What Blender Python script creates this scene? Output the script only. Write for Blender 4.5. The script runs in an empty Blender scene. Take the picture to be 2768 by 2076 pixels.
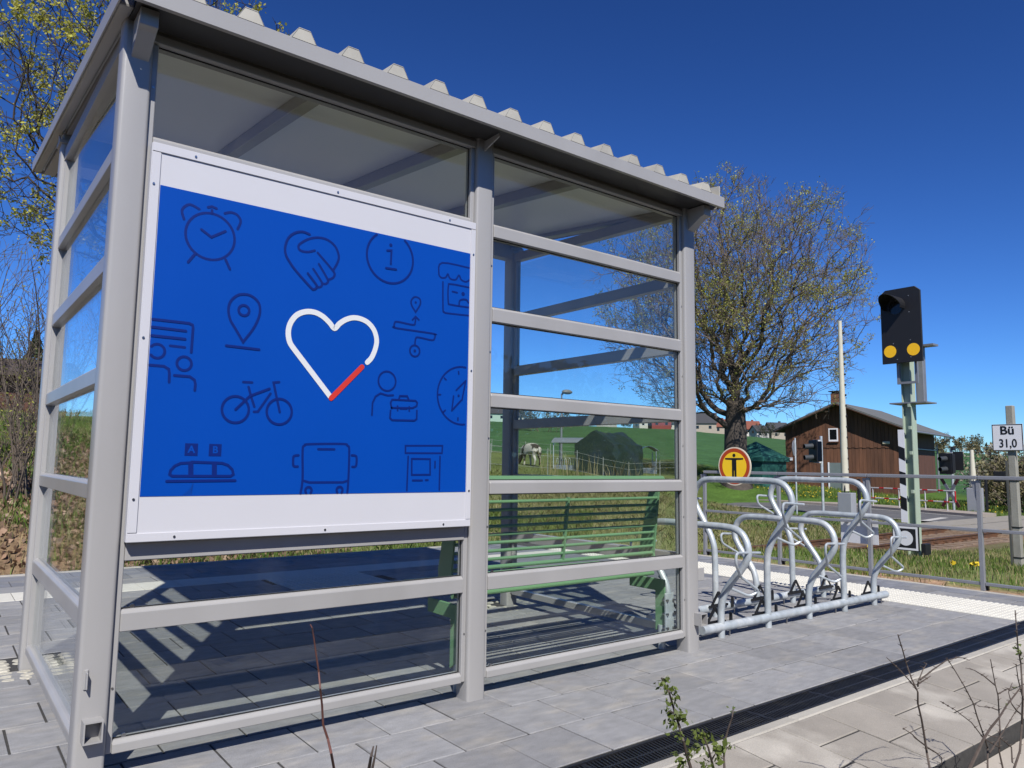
import bpy, bmesh, math, random
import numpy as np
from mathutils import Vector, Matrix, noise as mnoise
random.seed(7); rng = np.random.default_rng(7)
SC = bpy.context.scene
COL = SC.collection
R = math.radians

# ------------------------------------------------------------------ camera
CAM = np.array([-0.4393, -2.8838, 1.08])
YAW, PITCH, ROLL, FPX, PW, PH = .6598, .1065, .0138, 2011.94, 2768, 2076
_f = np.array([math.sin(YAW)*math.cos(PITCH), math.cos(YAW)*math.cos(PITCH), math.sin(PITCH)])
_r = np.array([math.cos(YAW), -math.sin(YAW), 0.]); _u = np.cross(_r, _f)
_R = _r*math.cos(ROLL)+_u*math.sin(ROLL); _U = -_r*math.sin(ROLL)+_u*math.cos(ROLL)
cd = bpy.data.cameras.new('camera'); co = bpy.data.objects.new('camera', cd); COL.objects.link(co)
co.matrix_world = Matrix(((_R[0], _U[0], -_f[0], CAM[0]), (_R[1], _U[1], -_f[1], CAM[1]), (_R[2], _U[2], -_f[2], CAM[2]), (0, 0, 0, 1)))
cd.sensor_width = 36; cd.lens = FPX/PW*36; cd.clip_start = .05; cd.clip_end = 3000
SC.camera = co
SC.render.resolution_x, SC.render.resolution_y = 1024, 768
# ------------------------------------------------------------------ sky and sun
SUN_EL = R(45.5); SUNXY = np.array([-.465, -.885]); SUNXY /= np.linalg.norm(SUNXY)
wd = bpy.data.worlds.new('World'); SC.world = wd; wd.use_nodes = True
nt = wd.node_tree; nt.nodes.clear()
sky = nt.nodes.new('ShaderNodeTexSky'); sky.sky_type = 'NISHITA'; sky.sun_disc = False
sky.sun_elevation = SUN_EL; sky.sun_rotation = math.atan2(SUNXY[0], SUNXY[1])
sky.altitude = 500; sky.air_density = 1.0; sky.dust_density = 0.0; sky.ozone_density = 3.0
# the camera's colour rendering of a clear sky: deeper and more saturated blue, applied to the whole sky alike
v1 = nt.nodes.new('ShaderNodeVectorMath'); v1.operation = 'SCALE'; v1.inputs['Scale'].default_value = .1
hsv = nt.nodes.new('ShaderNodeHueSaturation'); hsv.inputs['Saturation'].default_value = 1.0
gam = nt.nodes.new('ShaderNodeGamma'); gam.inputs[1].default_value = 1.45
v2 = nt.nodes.new('ShaderNodeVectorMath'); v2.operation = 'MULTIPLY'; v2.inputs[1].default_value = (5.95, 9.85, 15.6)
bgn = nt.nodes.new('ShaderNodeBackground'); bgn.inputs['Strength'].default_value = .073
wo = nt.nodes.new('ShaderNodeOutputWorld')
nt.links.new(sky.outputs[0], v1.inputs[0]); nt.links.new(v1.outputs[0], hsv.inputs['Color']); nt.links.new(hsv.outputs[0], gam.inputs[0])
nt.links.new(gam.outputs[0], v2.inputs[0]); nt.links.new(v2.outputs[0], bgn.inputs[0]); nt.links.new(bgn.outputs[0], wo.inputs[0])
sl = bpy.data.lights.new('sun', 'SUN'); sl.energy = 5.0; sl.angle = R(.5); sl.color = (1, .96, .9)
so = bpy.data.objects.new('sun', sl); COL.objects.link(so)
sdir = Vector((SUNXY[0]*math.cos(SUN_EL), SUNXY[1]*math.cos(SUN_EL), math.sin(SUN_EL)))
so.rotation_euler = sdir.to_track_quat('Z', 'Y').to_euler(); so.location = sdir*50
vs = SC.view_settings; vs.view_transform = 'Standard'; vs.look = 'None'; vs.exposure = .45; vs.gamma = 1; vs.use_curve_mapping = False
SC.render.engine = 'CYCLES'
try:
    SC.cycles.max_bounces = 10; SC.cycles.transparent_max_bounces = 24
    SC.cycles.transmission_bounces = 8; SC.cycles.glossy_bounces = 4; SC.cycles.diffuse_bounces = 2
except Exception: pass

# ------------------------------------------------------------------ pixel rays (a pixel gives a direction; the plane it meets gives the distance)
def _ray(x, y): return _f+_R*(x-PW/2)/FPX-_U*(y-PH/2)/FPX
def on_z(x, y, z=0):
    d = _ray(x, y); return CAM+d*(z-CAM[2])/d[2]
def on_y(x, y, Y):
    d = _ray(x, y); return CAM+d*(Y-CAM[1])/d[1]
def at_depth(x, y, t): return CAM+_ray(x, y)*t

# ------------------------------------------------------------------ materials
MATS = {}
def nn(t, ty, **kw):
    n = t.nodes.new(ty)
    for k, v in kw.items(): setattr(n, k, v)
    return n
def pm(name, c, rough=.5, metal=0., var=.08, scale=6., bump=0., bscale=60., c2=None, detail=4, island=0., obj_rand=0., spec=.5, stretch=None, coat=0., c2lo=.5, c2hi=.68, fine=0.):
    """procedural paint / stone / plant surface: base colour, noise variation, optional second colour patches, bump"""
    if name in MATS: return MATS[name]
    c = tuple(v*.64 for v in c); c2 = tuple(v*.64 for v in c2) if c2 is not None else None     # calibrated to the sun strength
    m = bpy.data.materials.new(name); m.use_nodes = True; t = m.node_tree; L = t.links
    b = t.nodes['Principled BSDF']
    b.inputs['Roughness'].default_value = rough; b.inputs['Metallic'].default_value = metal
    b.inputs['Specular IOR Level'].default_value = spec
    if coat: b.inputs['Coat Weight'].default_value = coat; b.inputs['Coat Roughness'].default_value = .15
    geo = nn(t, 'ShaderNodeNewGeometry'); pos = geo.outputs['Position']
    if stretch:
        mp = nn(t, 'ShaderNodeMapping'); mp.inputs['Scale'].default_value = stretch; L.new(pos, mp.inputs[0]); pos = mp.outputs[0]
    n1 = nn(t, 'ShaderNodeTexNoise'); n1.inputs['Scale'].default_value = scale; n1.inputs['Detail'].default_value = detail; L.new(pos, n1.inputs['Vector'])
    mr = nn(t, 'ShaderNodeMapRange'); mr.inputs[1].default_value = .25; mr.inputs[2].default_value = .75
    mr.inputs[3].default_value = 1-var; mr.inputs[4].default_value = 1+var; L.new(n1.outputs[0], mr.inputs[0])
    val = mr.outputs[0]
    if fine:
        nf = nn(t, 'ShaderNodeTexNoise'); nf.inputs['Scale'].default_value = 260; nf.inputs['Detail'].default_value = 2; L.new(geo.outputs['Position'], nf.inputs['Vector'])
        qf = nn(t, 'ShaderNodeMapRange'); qf.inputs[1].default_value = .3; qf.inputs[2].default_value = .7; qf.inputs[3].default_value = 1-fine; qf.inputs[4].default_value = 1+fine; L.new(nf.outputs[0], qf.inputs[0])
        mu = nn(t, 'ShaderNodeMath', operation='MULTIPLY'); L.new(val, mu.inputs[0]); L.new(qf.outputs[0], mu.inputs[1]); val = mu.outputs[0]
    for amt, src in ((island, geo.outputs['Random Per Island']), (obj_rand, None)):
        if amt:
            if src is None: src = nn(t, 'ShaderNodeObjectInfo').outputs['Random']
            q = nn(t, 'ShaderNodeMapRange'); q.inputs[3].default_value = 1-amt; q.inputs[4].default_value = 1+amt; L.new(src, q.inputs[0])
            mu = nn(t, 'ShaderNodeMath', operation='MULTIPLY'); L.new(val, mu.inputs[0]); L.new(q.outputs[0], mu.inputs[1]); val = mu.outputs[0]
    if c2 is not None:
        n2 = nn(t, 'ShaderNodeTexNoise'); n2.inputs['Scale'].default_value = scale*.37; n2.inputs['Detail'].default_value = 5; L.new(pos, n2.inputs['Vector'])
        rp = nn(t, 'ShaderNodeMapRange'); rp.inputs[1].default_value = c2lo; rp.inputs[2].default_value = c2hi; L.new(n2.outputs[0], rp.inputs[0])
        mx = nn(t, 'ShaderNodeMix', data_type='RGBA'); mx.inputs[6].default_value = (*c, 1); mx.inputs[7].default_value = (*c2, 1); L.new(rp.outputs[0], mx.inputs[0]); csock = mx.outputs[2]
    else:
        rgb = nn(t, 'ShaderNodeRGB'); rgb.outputs[0].default_value = (*c, 1); csock = rgb.outputs[0]
    vm = nn(t, 'ShaderNodeVectorMath', operation='SCALE'); L.new(csock, vm.inputs[0]); L.new(val, vm.inputs['Scale'])
    L.new(vm.outputs[0], b.inputs['Base Color'])
    if bump:
        n3 = nn(t, 'ShaderNodeTexNoise'); n3.inputs['Scale'].default_value = bscale; n3.inputs['Detail'].default_value = 3; L.new(pos, n3.inputs['Vector'])
        bp = nn(t, 'ShaderNodeBump'); bp.inputs['Strength'].default_value = bump; bp.inputs['Distance'].default_value = .01
        L.new(n3.outputs[0], bp.inputs['Height']); L.new(bp.outputs[0], b.inputs['Normal'])
    MATS[name] = m; return m
def leaf_mat(name, c, c2, trans=.35, island=.35):
    m = pm(name, c, .6, 0, .15, 3, c2=c2, island=island)
    t = m.node_tree; L = t.links; b = t.nodes['Principled BSDF']
    tr = nn(t, 'ShaderNodeBsdfTranslucent'); mx = nn(t, 'ShaderNodeMixShader'); mx.inputs[0].default_value = trans
    src = b.inputs['Base Color'].links[0].from_socket; L.new(src, tr.inputs[0])
    L.new(b.outputs[0], mx.inputs[1]); L.new(tr.outputs[0], mx.inputs[2]); L.new(mx.outputs[0], t.nodes['Material Output'].inputs[0])
    return m
def glass_mat(name, tint, ior=1.45, haze=.012):
    m = bpy.data.materials.new(name); m.use_nodes = True; t = m.node_tree; L = t.links; t.nodes.clear()
    tr = nn(t, 'ShaderNodeBsdfTransparent'); tr.inputs[0].default_value = (*tint, 1)
    gl = nn(t, 'ShaderNodeBsdfGlossy'); gl.inputs['Roughness'].default_value = .01; gl.inputs[0].default_value = (.95, .97, 1, 1)
    lw = nn(t, 'ShaderNodeLayerWeight'); lw.inputs[0].default_value = .5
    pw = nn(t, 'ShaderNodeMath', operation='POWER'); pw.inputs[1].default_value = 5; L.new(lw.outputs['Facing'], pw.inputs[0])
    fr = nn(t, 'ShaderNodeMath', operation='MULTIPLY_ADD'); fr.inputs[1].default_value = .96; fr.inputs[2].default_value = .04; L.new(pw.outputs[0], fr.inputs[0])
    df = nn(t, 'ShaderNodeBsdfDiffuse'); df.inputs[0].default_value = (.55, .56, .55, 1)
    no = nn(t, 'ShaderNodeTexNoise'); no.inputs['Scale'].default_value = 5; no.inputs['Detail'].default_value = 8
    geo = nn(t, 'ShaderNodeNewGeometry'); mp = nn(t, 'ShaderNodeMapping'); mp.inputs['Scale'].default_value = (1.6, 1.6, .35); mp.inputs['Rotation'].default_value = (0, .3, 0); L.new(geo.outputs['Position'], mp.inputs[0]); L.new(mp.outputs[0], no.inputs['Vector'])
    mr = nn(t, 'ShaderNodeMapRange'); mr.inputs[1].default_value = .55; mr.inputs[2].default_value = .85; mr.inputs[3].default_value = haze*.5; mr.inputs[4].default_value = haze*14
    L.new(no.outputs[0], mr.inputs[0])
    m1 = nn(t, 'ShaderNodeMixShader'); L.new(mr.outputs[0], m1.inputs[0]); L.new(tr.outputs[0], m1.inputs[1]); L.new(df.outputs[0], m1.inputs[2])
    m2 = nn(t, 'ShaderNodeMixShader'); L.new(fr.outputs[0], m2.inputs[0]); L.new(m1.outputs[0], m2.inputs[1]); L.new(gl.outputs[0], m2.inputs[2])
    o = nn(t, 'ShaderNodeOutputMaterial'); L.new(m2.outputs[0], o.inputs[0]); MATS[name] = m; return m
def lin(r, g, b):
    f = lambda v: (v/255/12.92) if v <= 10 else ((v/255+.055)/1.055)**2.4
    return (f(r), f(g), f(b))

# ------------------------------------------------------------------ mesh helpers
class MB:
    def __init__(s): s.v = []; s.f = []
    def add(s, v, f):
        o = len(s.v); s.v += [tuple(map(float, p)) for p in v]; s.f += [tuple(i+o for i in q) for q in f]; return s
    def box(s, x0, x1, y0, y1, z0, z1, M=None):
        v = [(x, y, z) for z in (z0, z1) for y in (y0, y1) for x in (x0, x1)]
        if M is not None: v = [tuple(M @ Vector(p)) for p in v]
        return s.add(v, [(0, 2, 3, 1), (4, 5, 7, 6), (0, 1, 5, 4), (2, 6, 7, 3), (0, 4, 6, 2), (1, 3, 7, 5)])
    def prism(s, prof, axis, a0, a1, sh=None):
        """prof: list of 2-D points (the two remaining axes in xyz order) extruded along axis"""
        n = len(prof); v = []
        for a in (a0, a1):
            for (p, q) in prof: v.append({'x': (a, p, q), 'y': (p, a, q), 'z': (p, q, a)}[axis])
        if sh: v = [sh(p) for p in v]
        return s.add(v, [tuple(range(n))[::-1], tuple(range(n, 2*n))]+[(i, (i+1) % n, n+(i+1) % n, n+i) for i in range(n)])
    def tube(s, pts, r, n=8, cap=True, closed=False):
        P = [np.array(p, float) for p in pts]; k = len(P)
        rr = r if hasattr(r, '__len__') else [r]*k
        T = []
        for i in range(k):
            a = P[i-1] if (i > 0 or closed) else P[i]; b = P[(i+1) % k] if (i < k-1 or closed) else P[i]
            d = b-a; T.append(d/(np.linalg.norm(d)+1e-12))
        ref = np.array([0, 0, 1.]) if abs(T[0][2]) < .9 else np.array([1., 0, 0])
        nrm = np.cross(T[0], ref); nrm /= np.linalg.norm(nrm); v = []
        for i in range(k):
            nrm = nrm-T[i]*(nrm@T[i]); nrm /= (np.linalg.norm(nrm)+1e-12); bi = np.cross(T[i], nrm)
            for j in range(n):
                a = 2*math.pi*j/n; v.append(P[i]+rr[i]*(math.cos(a)*nrm+math.sin(a)*bi))
        f = []
        for i in range(k if closed else k-1):
            i2 = (i+1) % k
            for j in range(n): f.append((i*n+j, i*n+(j+1) % n, i2*n+(j+1) % n, i2*n+j))
        if cap and not closed: f += [tuple(range(n))[::-1], tuple(range((k-1)*n, k*n))]
        return s.add(v, f)
    def cyl(s, a, b, r, n=12): return s.tube([a, b], r, n)
    def disc(s, c, nx, ny, r, th, n=32):
        """flat disc at c with in-plane axes nx, ny and thickness th along nx x ny"""
        c = np.array(c, float); nx = np.array(nx, float); ny = np.array(ny, float); k = np.cross(nx, ny)*th
        v = [c+r*(math.cos(2*math.pi*i/n)*nx+math.sin(2*math.pi*i/n)*ny)+k*t for t in (0, 1) for i in range(n)]
        return s.add(v, [tuple(range(n))[::-1], tuple(range(n, 2*n))]+[(i, (i+1) % n, n+(i+1) % n, n+i) for i in range(n)])
    def sphere(s, c, r, nu=10, nv=6, sc=(1, 1, 1)):
        v = [(c[0]+r*sc[0]*math.sin(math.pi*j/nv)*math.cos(2*math.pi*i/nu), c[1]+r*sc[1]*math.sin(math.pi*j/nv)*math.sin(2*math.pi*i/nu), c[2]+r*sc[2]*math.cos(math.pi*j/nv)) for j in range(nv+1) for i in range(nu)]
        return s.add(v, [(j*nu+i, j*nu+(i+1) % nu, (j+1)*nu+(i+1) % nu, (j+1)*nu+i)[::-1] for j in range(nv) for i in range(nu)])
    def build(s, name, mat, parent=None, bevel=0., smooth=False, seg=2, fix=True, ang=35):
        me = bpy.data.meshes.new(name); v = s.v
        if parent is not None:
            o0 = np.array(list(parent['_o']))
            v = [tuple(np.array(p)-o0) for p in v] if np.any(o0) else v
        me.from_pydata(v, [], s.f)
        if fix or bevel:
            bm = bmesh.new(); bm.from_mesh(me)
            bmesh.ops.remove_doubles(bm, verts=bm.verts, dist=1e-6)
            if fix: bmesh.ops.recalc_face_normals(bm, faces=bm.faces)
            if bevel:
                es = [e for e in bm.edges if len(e.link_faces) == 2 and e.calc_face_angle(0) > R(30)]
                bmesh.ops.bevel(bm, geom=es, offset=bevel, segments=seg, profile=.5, affect='EDGES', clamp_overlap=True)
            bm.to_mesh(me); bm.free()
        if smooth:
            me.polygons.foreach_set('use_smooth', [True]*len(me.polygons))
            try: me.set_sharp_from_angle(angle=R(ang))
            except Exception: pass
        me.materials.append(mat)
        o = bpy.data.objects.new(name, me); COL.objects.link(o)
        if parent is not None: o.parent = parent; o['_o'] = [float(q) for q in o0]
        else: o['_o'] = [0., 0., 0.]
        return o
def thing(name, label, cat, loc=(0, 0, 0), group=None):
    o = bpy.data.objects.new(name, None); COL.objects.link(o); o.location = loc; o.empty_display_size = .2
    o['label'] = label; o['category'] = cat; o['_o'] = [float(q) for q in loc]
    if group: o['group'] = group
    return o
def tag(o, label, cat, group=None):
    o['label'] = label; o['category'] = cat
    if group: o['group'] = group
    return o
def struct(o, kind='structure', label=None):
    o['kind'] = kind
    if label: o['label'] = label
    return o
def copy_tree(o, parent=None):
    c = o.copy(); COL.objects.link(c); c.parent = parent
    for ch in list(o.children): copy_tree(ch, c)
    return c
def text_mesh(txt, size, to_world, mat, name, parent, th=.001, sx=1.0, bold=0.):
    """lettering as a thin flat solid; to_world maps (u, v) on the plate to a 3-D point"""
    cu = bpy.data.curves.new('t', 'FONT'); cu.body = txt; cu.size = size; cu.align_x = 'CENTER'; cu.align_y = 'CENTER'; cu.offset = bold; cu.resolution_u = 4
    ob = bpy.data.objects.new('t', cu); COL.objects.link(ob); bpy.context.view_layer.update()
    me = ob.evaluated_get(bpy.context.evaluated_depsgraph_get()).to_mesh()
    mb = MB(); mb.add([to_world(v.co.x*sx, v.co.y) for v in me.vertices], [tuple(p.vertices) for p in me.polygons])
    bpy.data.objects.remove(ob); bpy.data.curves.remove(cu)
    return mb.build(name, mat, parent, fix=False)

# palette
GREY = pm('grey_powder_coat', (.44, .432, .425), .33, .0, .05, 4, bump=.03, bscale=240, spec=.5, c2=(.395, .388, .38), stretch=(1, 1, .35), detail=7)
GREY_SHADE = pm('shade_darkened_soffit', (.055, .053, .052), .5, 0, .05, 3)  # grey frame paint taken near black: the shade under the eave is painted in
ROOFM = pm('pale_roof_sheet', (.60, .57, .485), .4, .0, .1, 9, c2=(.48, .46, .40))
CEIL = pm('ceiling_panel', (1.15, 1.15, 1.12), .35, 0, .03, 2)
WHITE = pm('white_board', (.72, .72, .76), .4, 0, .02, 3)
BLUE = pm('poster_blue', lin(7, 78, 182), .28, 0, .03, 2, spec=.35)
NAVY = pm('poster_navy', lin(6, 38, 122), .4, 0, .02, 2, spec=.35)
PWHITE = pm('poster_white', (.85, .87, .88), .4, 0, .01, 2)
PRED = pm('poster_red', lin(222, 62, 48), .4, 0, .01, 2)
STEEL = pm('bright_steel', (.6, .6, .6), .3, 1, .05, 20)
BLACK = pm('black_plastic', (.012, .012, .014), .45, 0, .1, 10)
GLASS = glass_mat('shelter_glass', (.955, .975, .962), haze=.001)
BENCH = pm('bench_green', lin(126, 170, 128), .38, 0, .05, 5, spec=.45)
GALV = pm('galvanised_steel', (.55, .61, .65), .42, .22, .2, 22, bump=.06, bscale=90, c2=(.72, .76, .78), stretch=(1, 1, .6), detail=7)
RUBBER = pm('dark_gap', (.01, .01, .012), .8)

# ================================================================== THE GROUND
def sstep(t): t = min(1, max(0, t)); return t*t*(3-2*t)
PROF = {  # azimuth (deg from +y towards +x) : (distance, height) pairs
    -40: [(12, -.6), (14, .0), (18, 1.3), (26, 2.6), (60, 4.5), (400, 8)],
    4: [(12, -.75), (14, -.35), (17, .45), (22, 1.7), (28, 2.5), (40, 3.0), (120, 6.5), (400, 8)],
    20: [(13, -.75), (16, -.35), (22, .6), (30, 1.6), (50, 2.8), (120, 8), (200, 12.5), (330, 20), (600, 20)],
    36: [(14, -.75), (20, -.3), (30, .3), (42, 1.05), (55, 1.6), (80, 3.2), (120, 6.6), (160, 9.8), (200, 12.2), (330, 19.6), (600, 19)],
    50: [(18, -.8), (30, -.35), (42, .3), (60, 1.2), (90, 3.2), (140, 7.0), (200, 10.2), (330, 16.8), (600, 16)],
    58: [(20, -.85), (36, -.78), (45, -.5), (60, .3), (100, 2.7), (150, 5.7), (200, 7.8), (330, 12.6), (600, 12)],
    68: [(30, -.85), (50, -.82), (70, -.3), (120, 2.2), (200, 4.7), (330, 8.0), (600, 8)],
    80: [(30, -.85), (60, -.82), (100, 0), (200, 2.6), (400, 2.6)],
    180: [(30, -.85), (100, -.5), (400, 0)]}
AZS = sorted(PROF)
def prof(az, d):
    az = max(AZS[0], min(AZS[-1], az))
    for a, b in zip(AZS, AZS[1:]):
        if a <= az <= b:
            t = (az-a)/(b-a)
            za = np.interp(d, *zip(*PROF[a])); zb = np.interp(d, *zip(*PROF[b])); return za*(1-t)+zb*t
def ground(x, y):
    """height of the bare ground"""
    dx, dy = x-CAM[0], y-CAM[1]; d = math.hypot(dx, dy); az = math.degrees(math.atan2(dx, dy))
    t = sstep((x-7.25)/14)
    near = -.10-.75*t
    if x < 7.2:
        if y < -1.5: near = -.20
        else: near = -.55
    trough = -1.0
    if y < 3.6: z = near
    elif y < 5.75: z = near+(trough-near)*sstep((y-3.6)/2.15) if x > 7.2 else -1.0
    elif y < 8.7: z = trough
    else: z = trough+(prof(az, d)-trough)*sstep((y-8.7)/3.2)
    # level crossing: road crosses the track on made ground
    k = sstep((x-25.2)/1.5)*sstep((37.5-x)/2)*sstep((26-y)/6)
    z = z*(1-k)+(-.84)*k
    return z
def bumpy(x, y, a=.05):
    return a*(mnoise.noise((x*.7, y*.7, 0))+.5*mnoise.noise((x*1.9, y*1.9, 3)))
C_SOIL = np.array((.045, .036, .026)); C_DRY = np.array((.26, .215, .11)); C_PAST = np.array((.085, .135, .03)); C_CROP = np.array((.05, .115, .04))
C_SAND = np.array((.42, .27, .17)); C_BALL = np.array((.20, .14, .095)); C_LEAF = np.array((.22, .15, .09)); C_LAWN = np.array((.07, .13, .025))
def cover(x, y):
    dx, dy = x-CAM[0], y-CAM[1]; d = math.hypot(dx, dy); az = math.degrees(math.atan2(dx, dy))
    n = mnoise.noise((x*.35, y*.35, 5))+.5*mnoise.noise((x*1.3, y*1.3, 9))
    if y < -1.2 and x < 7: return C_SOIL*(1+.3*n)
    if x < 8.05+.25*n and y < 5.6: return C_SAND*(1+.15*n)
    if y < 5.6:
        c = C_LAWN*(1-.3*n)+C_DRY*max(0, .35+.5*n); 
        if y > 4.7: c = c*.4+C_BALL*.6
        return c
    if y < 9.0: return C_BALL*(1+.25*n)
    far = d > 66-abs(az-45)*.25+2*n
    if az < 22: far = d > 90
    if far: return C_CROP*(1+.12*n)
    if az < 20: 
        w = sstep((d-15.5-1.5*n)/4); return C_LEAF*(1-w)*(1+.4*n)+(C_PAST*.6+C_DRY*.35)*w*(1-.4*n)
    if az > 52:
        w = sstep((d-22)/4); return (C_DRY*.6+C_LAWN*.7)*(1-w)+C_LAWN*1.1*w*(1-.25*n)
    w = sstep((d-31-3*n)/8)
    return (C_DRY*.55+C_LAWN*.65)*(1-w)*(1+.3*n)+(C_PAST*.8+C_DRY*.2)*w*(1-.3*n)
def make_ground():
    az = np.concatenate([np.arange(-180, -15, 7.5), np.arange(-15, 85, .5), np.arange(85, 180.1, 7.5)])
    dd = np.concatenate([np.arange(.4, 12, .35), np.arange(12, 40, .4), np.arange(40, 90, 1.2), np.geomspace(90, 2200, 40)])
    V = []; Cc = []
    for d in dd:
        for a in az:
            x = CAM[0]+d*math.sin(R(a)); y = CAM[1]+d*math.cos(R(a))
            z = ground(x, y)
            if d > 9: z += bumpy(x, y, .04 if d < 60 else .12)
            if d > 400: z -= (d-400)*.004
            V.append((x, y, z)); Cc.append(np.clip(cover(x, y)*.8, .008, 1))
    n = len(az); F = [(i*n+j, i*n+j+1, (i+1)*n+j+1, (i+1)*n+j) for i in range(len(dd)-1) for j in range(n-1)]
    me = bpy.data.meshes.new('terrain'); me.from_pydata(V, [], F)
    ca = me.color_attributes.new('cover', 'FLOAT_COLOR', 'POINT')
    ca.data.foreach_set('color', np.hstack([np.array(Cc), np.ones((len(V), 1))]).astype('f').ravel())
    me.polygons.foreach_set('use_smooth', [True]*len(F))
    m = bpy.data.materials.new('ground_cover'); m.use_nodes = True; t = m.node_tree; L = t.links; b = t.nodes['Principled BSDF']
    b.inputs['Roughness'].default_value = .95; b.inputs['Specular IOR Level'].default_value = .1
    at = nn(t, 'ShaderNodeVertexColor', layer_name='cover'); geo = nn(t, 'ShaderNodeNewGeometry')
    n1 = nn(t, 'ShaderNodeTexNoise'); n1.inputs['Scale'].default_value = 9; n1.inputs['Detail'].default_value = 8; n1.inputs['Roughness'].default_value = .7; L.new(geo.outputs['Position'], n1.inputs['Vector'])
    n2 = nn(t, 'ShaderNodeTexNoise'); n2.inputs['Scale'].default_value = .5; n2.inputs['Detail'].default_value = 6; L.new(geo.outputs['Position'], n2.inputs['Vector'])
    mp = nn(t, 'ShaderNodeMapping'); mp.inputs['Scale'].default_value = (.3, 2.2, 1); mp.inputs['Rotation'].default_value = (0, 0, R(-52)); L.new(geo.outputs['Position'], mp.inputs[0])
    n4 = nn(t, 'ShaderNodeTexNoise'); n4.inputs['Scale'].default_value = .55; n4.inputs['Detail'].default_value = 4; L.new(mp.outputs[0], n4.inputs['Vector'])
    val = None
    for nd, lo, hi in ((n1, .55, 1.45), (n2, .8, 1.2), (n4, .85, 1.15)):
        mr = nn(t, 'ShaderNodeMapRange'); mr.inputs[1].default_value = .3; mr.inputs[2].default_value = .7; mr.inputs[3].default_value = lo; mr.inputs[4].default_value = hi; L.new(nd.outputs[0], mr.inputs[0])
        if val is None: val = mr.outputs[0]
        else:
            mu = nn(t, 'ShaderNodeMath', operation='MULTIPLY'); L.new(val, mu.inputs[0]); L.new(mr.outputs[0], mu.inputs[1]); val = mu.outputs[0]
    vm = nn(t, 'ShaderNodeVectorMath', operation='SCALE'); L.new(at.outputs[0], vm.inputs[0]); L.new(val, vm.inputs['Scale']); L.new(vm.outputs[0], b.inputs['Base Color'])
    bp = nn(t, 'ShaderNodeBump'); bp.inputs['Strength'].default_value = .7; bp.inputs['Distance'].default_value = .06; L.new(n1.outputs[0], bp.inputs['Height']); L.new(bp.outputs[0], b.inputs['Normal'])
    me.materials.append(m)
    o = bpy.data.objects.new('terrain', me); COL.objects.link(o); struct(o)
make_ground()

# ------------------------------------------------------------------ platform with concrete slabs
SLAB = pm('concrete_slab', (.335, .335, .342), .75, 0, .17, 11, bump=.4, bscale=170, c2=(.42, .40, .37), c2lo=.5, c2hi=.72, obj_rand=.13, island=.06, stretch=(1, 2.2, 1), fine=.14, detail=8)
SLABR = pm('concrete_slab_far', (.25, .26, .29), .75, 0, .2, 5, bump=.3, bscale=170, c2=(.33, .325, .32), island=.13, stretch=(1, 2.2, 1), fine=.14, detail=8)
MORTAR = pm('joint_sand', (.055, .053, .05), .95, 0, .3, 40, bump=.5, bscale=200)
TACT = pm('white_tactile_concrete', (.78, .76, .68), .8, 0, .06, 8, bump=.15, bscale=150, obj_rand=.04, fine=.14, detail=8)
KERB = pm('pale_kerb_stone', (.52, .49, .43), .8, 0, .12, 7, bump=.25, bscale=140, obj_rand=.06, fine=.14, detail=8)
TAN = pm('tan_path_slab', (.40, .365, .315), .8, 0, .13, 6, bump=.25, bscale=170, c2=(.56, .52, .455), obj_rand=.08, c2lo=.52, c2hi=.62, fine=.14, detail=8)
LEDGE = pm('pale_ledge_stone', (.56, .50, .42), .85, 0, .1, 5, bump=.25, bscale=120)
COB = pm('pale_sett_stone', (.60, .57, .48), .8, 0, .15, 18, bump=.5, bscale=90, obj_rand=.1)
plat = struct(MB().box(-3.2, 7.05, -.785, 5.35, -1.15, -.0042).build('platform', MORTAR))
def slab_mesh(w, l, th=.045, ch=.0026, rag=.0):
    me = bpy.data.meshes.new('paving_slab'); a, b = w/2, l/2; r = lambda: random.uniform(-rag, rag)
    v = []
    for (q, z) in ((0, -th), (0, -ch), (ch, 0)):
        for sx, sy in ((-1, -1), (1, -1), (1, 1), (-1, 1)): v.append((sx*(a-q)+r(), sy*(b-q)+r(), z))
    f = [(3, 2, 1, 0), (8, 9, 10, 11)]
    for k in (0, 4):
        f += [(k+i, k+(i+1) % 4, k+4+(i+1) % 4, k+4+i) for i in range(4)]
    me.from_pydata(v, [], f); return me
def inst(name, me, mat, loc, parent, rot=(0, 0, 0), sc=None):
    if not me.materials: me.materials.append(mat)
    o = bpy.data.objects.new(name, me); COL.objects.link(o); o.location = loc; o.rotation_euler = rot
    if sc: o.scale = sc
    o.parent = parent; return o
PX, PY = .305, .3158
slabs = [slab_mesh(PX-.0085, PY-.0085, rag=.0018) for _ in range(6)]
cells = []
TF = (2.05, 2.96, 3.2, 3.955)   # tactile field in front of the shelter
for row in range(20):
    y0 = -.785+row*PY
    if row >= 15: y0 = 4.352+(row-15)*.3327
    if row >= 18: continue
    off = 2.01 if row % 2 == 0 else 2.157
    k0 = math.ceil((-3.1-off)/PX)
    for k in range(k0, 60):
        x0 = off+k*PX
        if x0+PX > 5.86: break
        cells.append((x0+PX/2, y0+PY/2 if row < 15 else y0+.1663, PX, PY if row < 15 else .3327))
    # closing piece at the tactile strip
    w = 5.85-x0
    if w > .03: cells.append((x0+w/2, y0+PY/2 if row < 15 else y0+.1663, w, PY if row < 15 else .3327))
    for k in range(2): cells.append((6.535+.1287+k*.2575, y0+PY/2 if row < 15 else y0+.1663, .2575, PY if row < 15 else .3327))
POSTXY = [(0, 0), (1.566, 0), (3.128, 0), (0, 1.74), (3.128, 1.74)]
HOLES = [(-.10, .30, 1.62, 1.94), (2.98, 3.33, 1.62, 1.94)]
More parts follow.
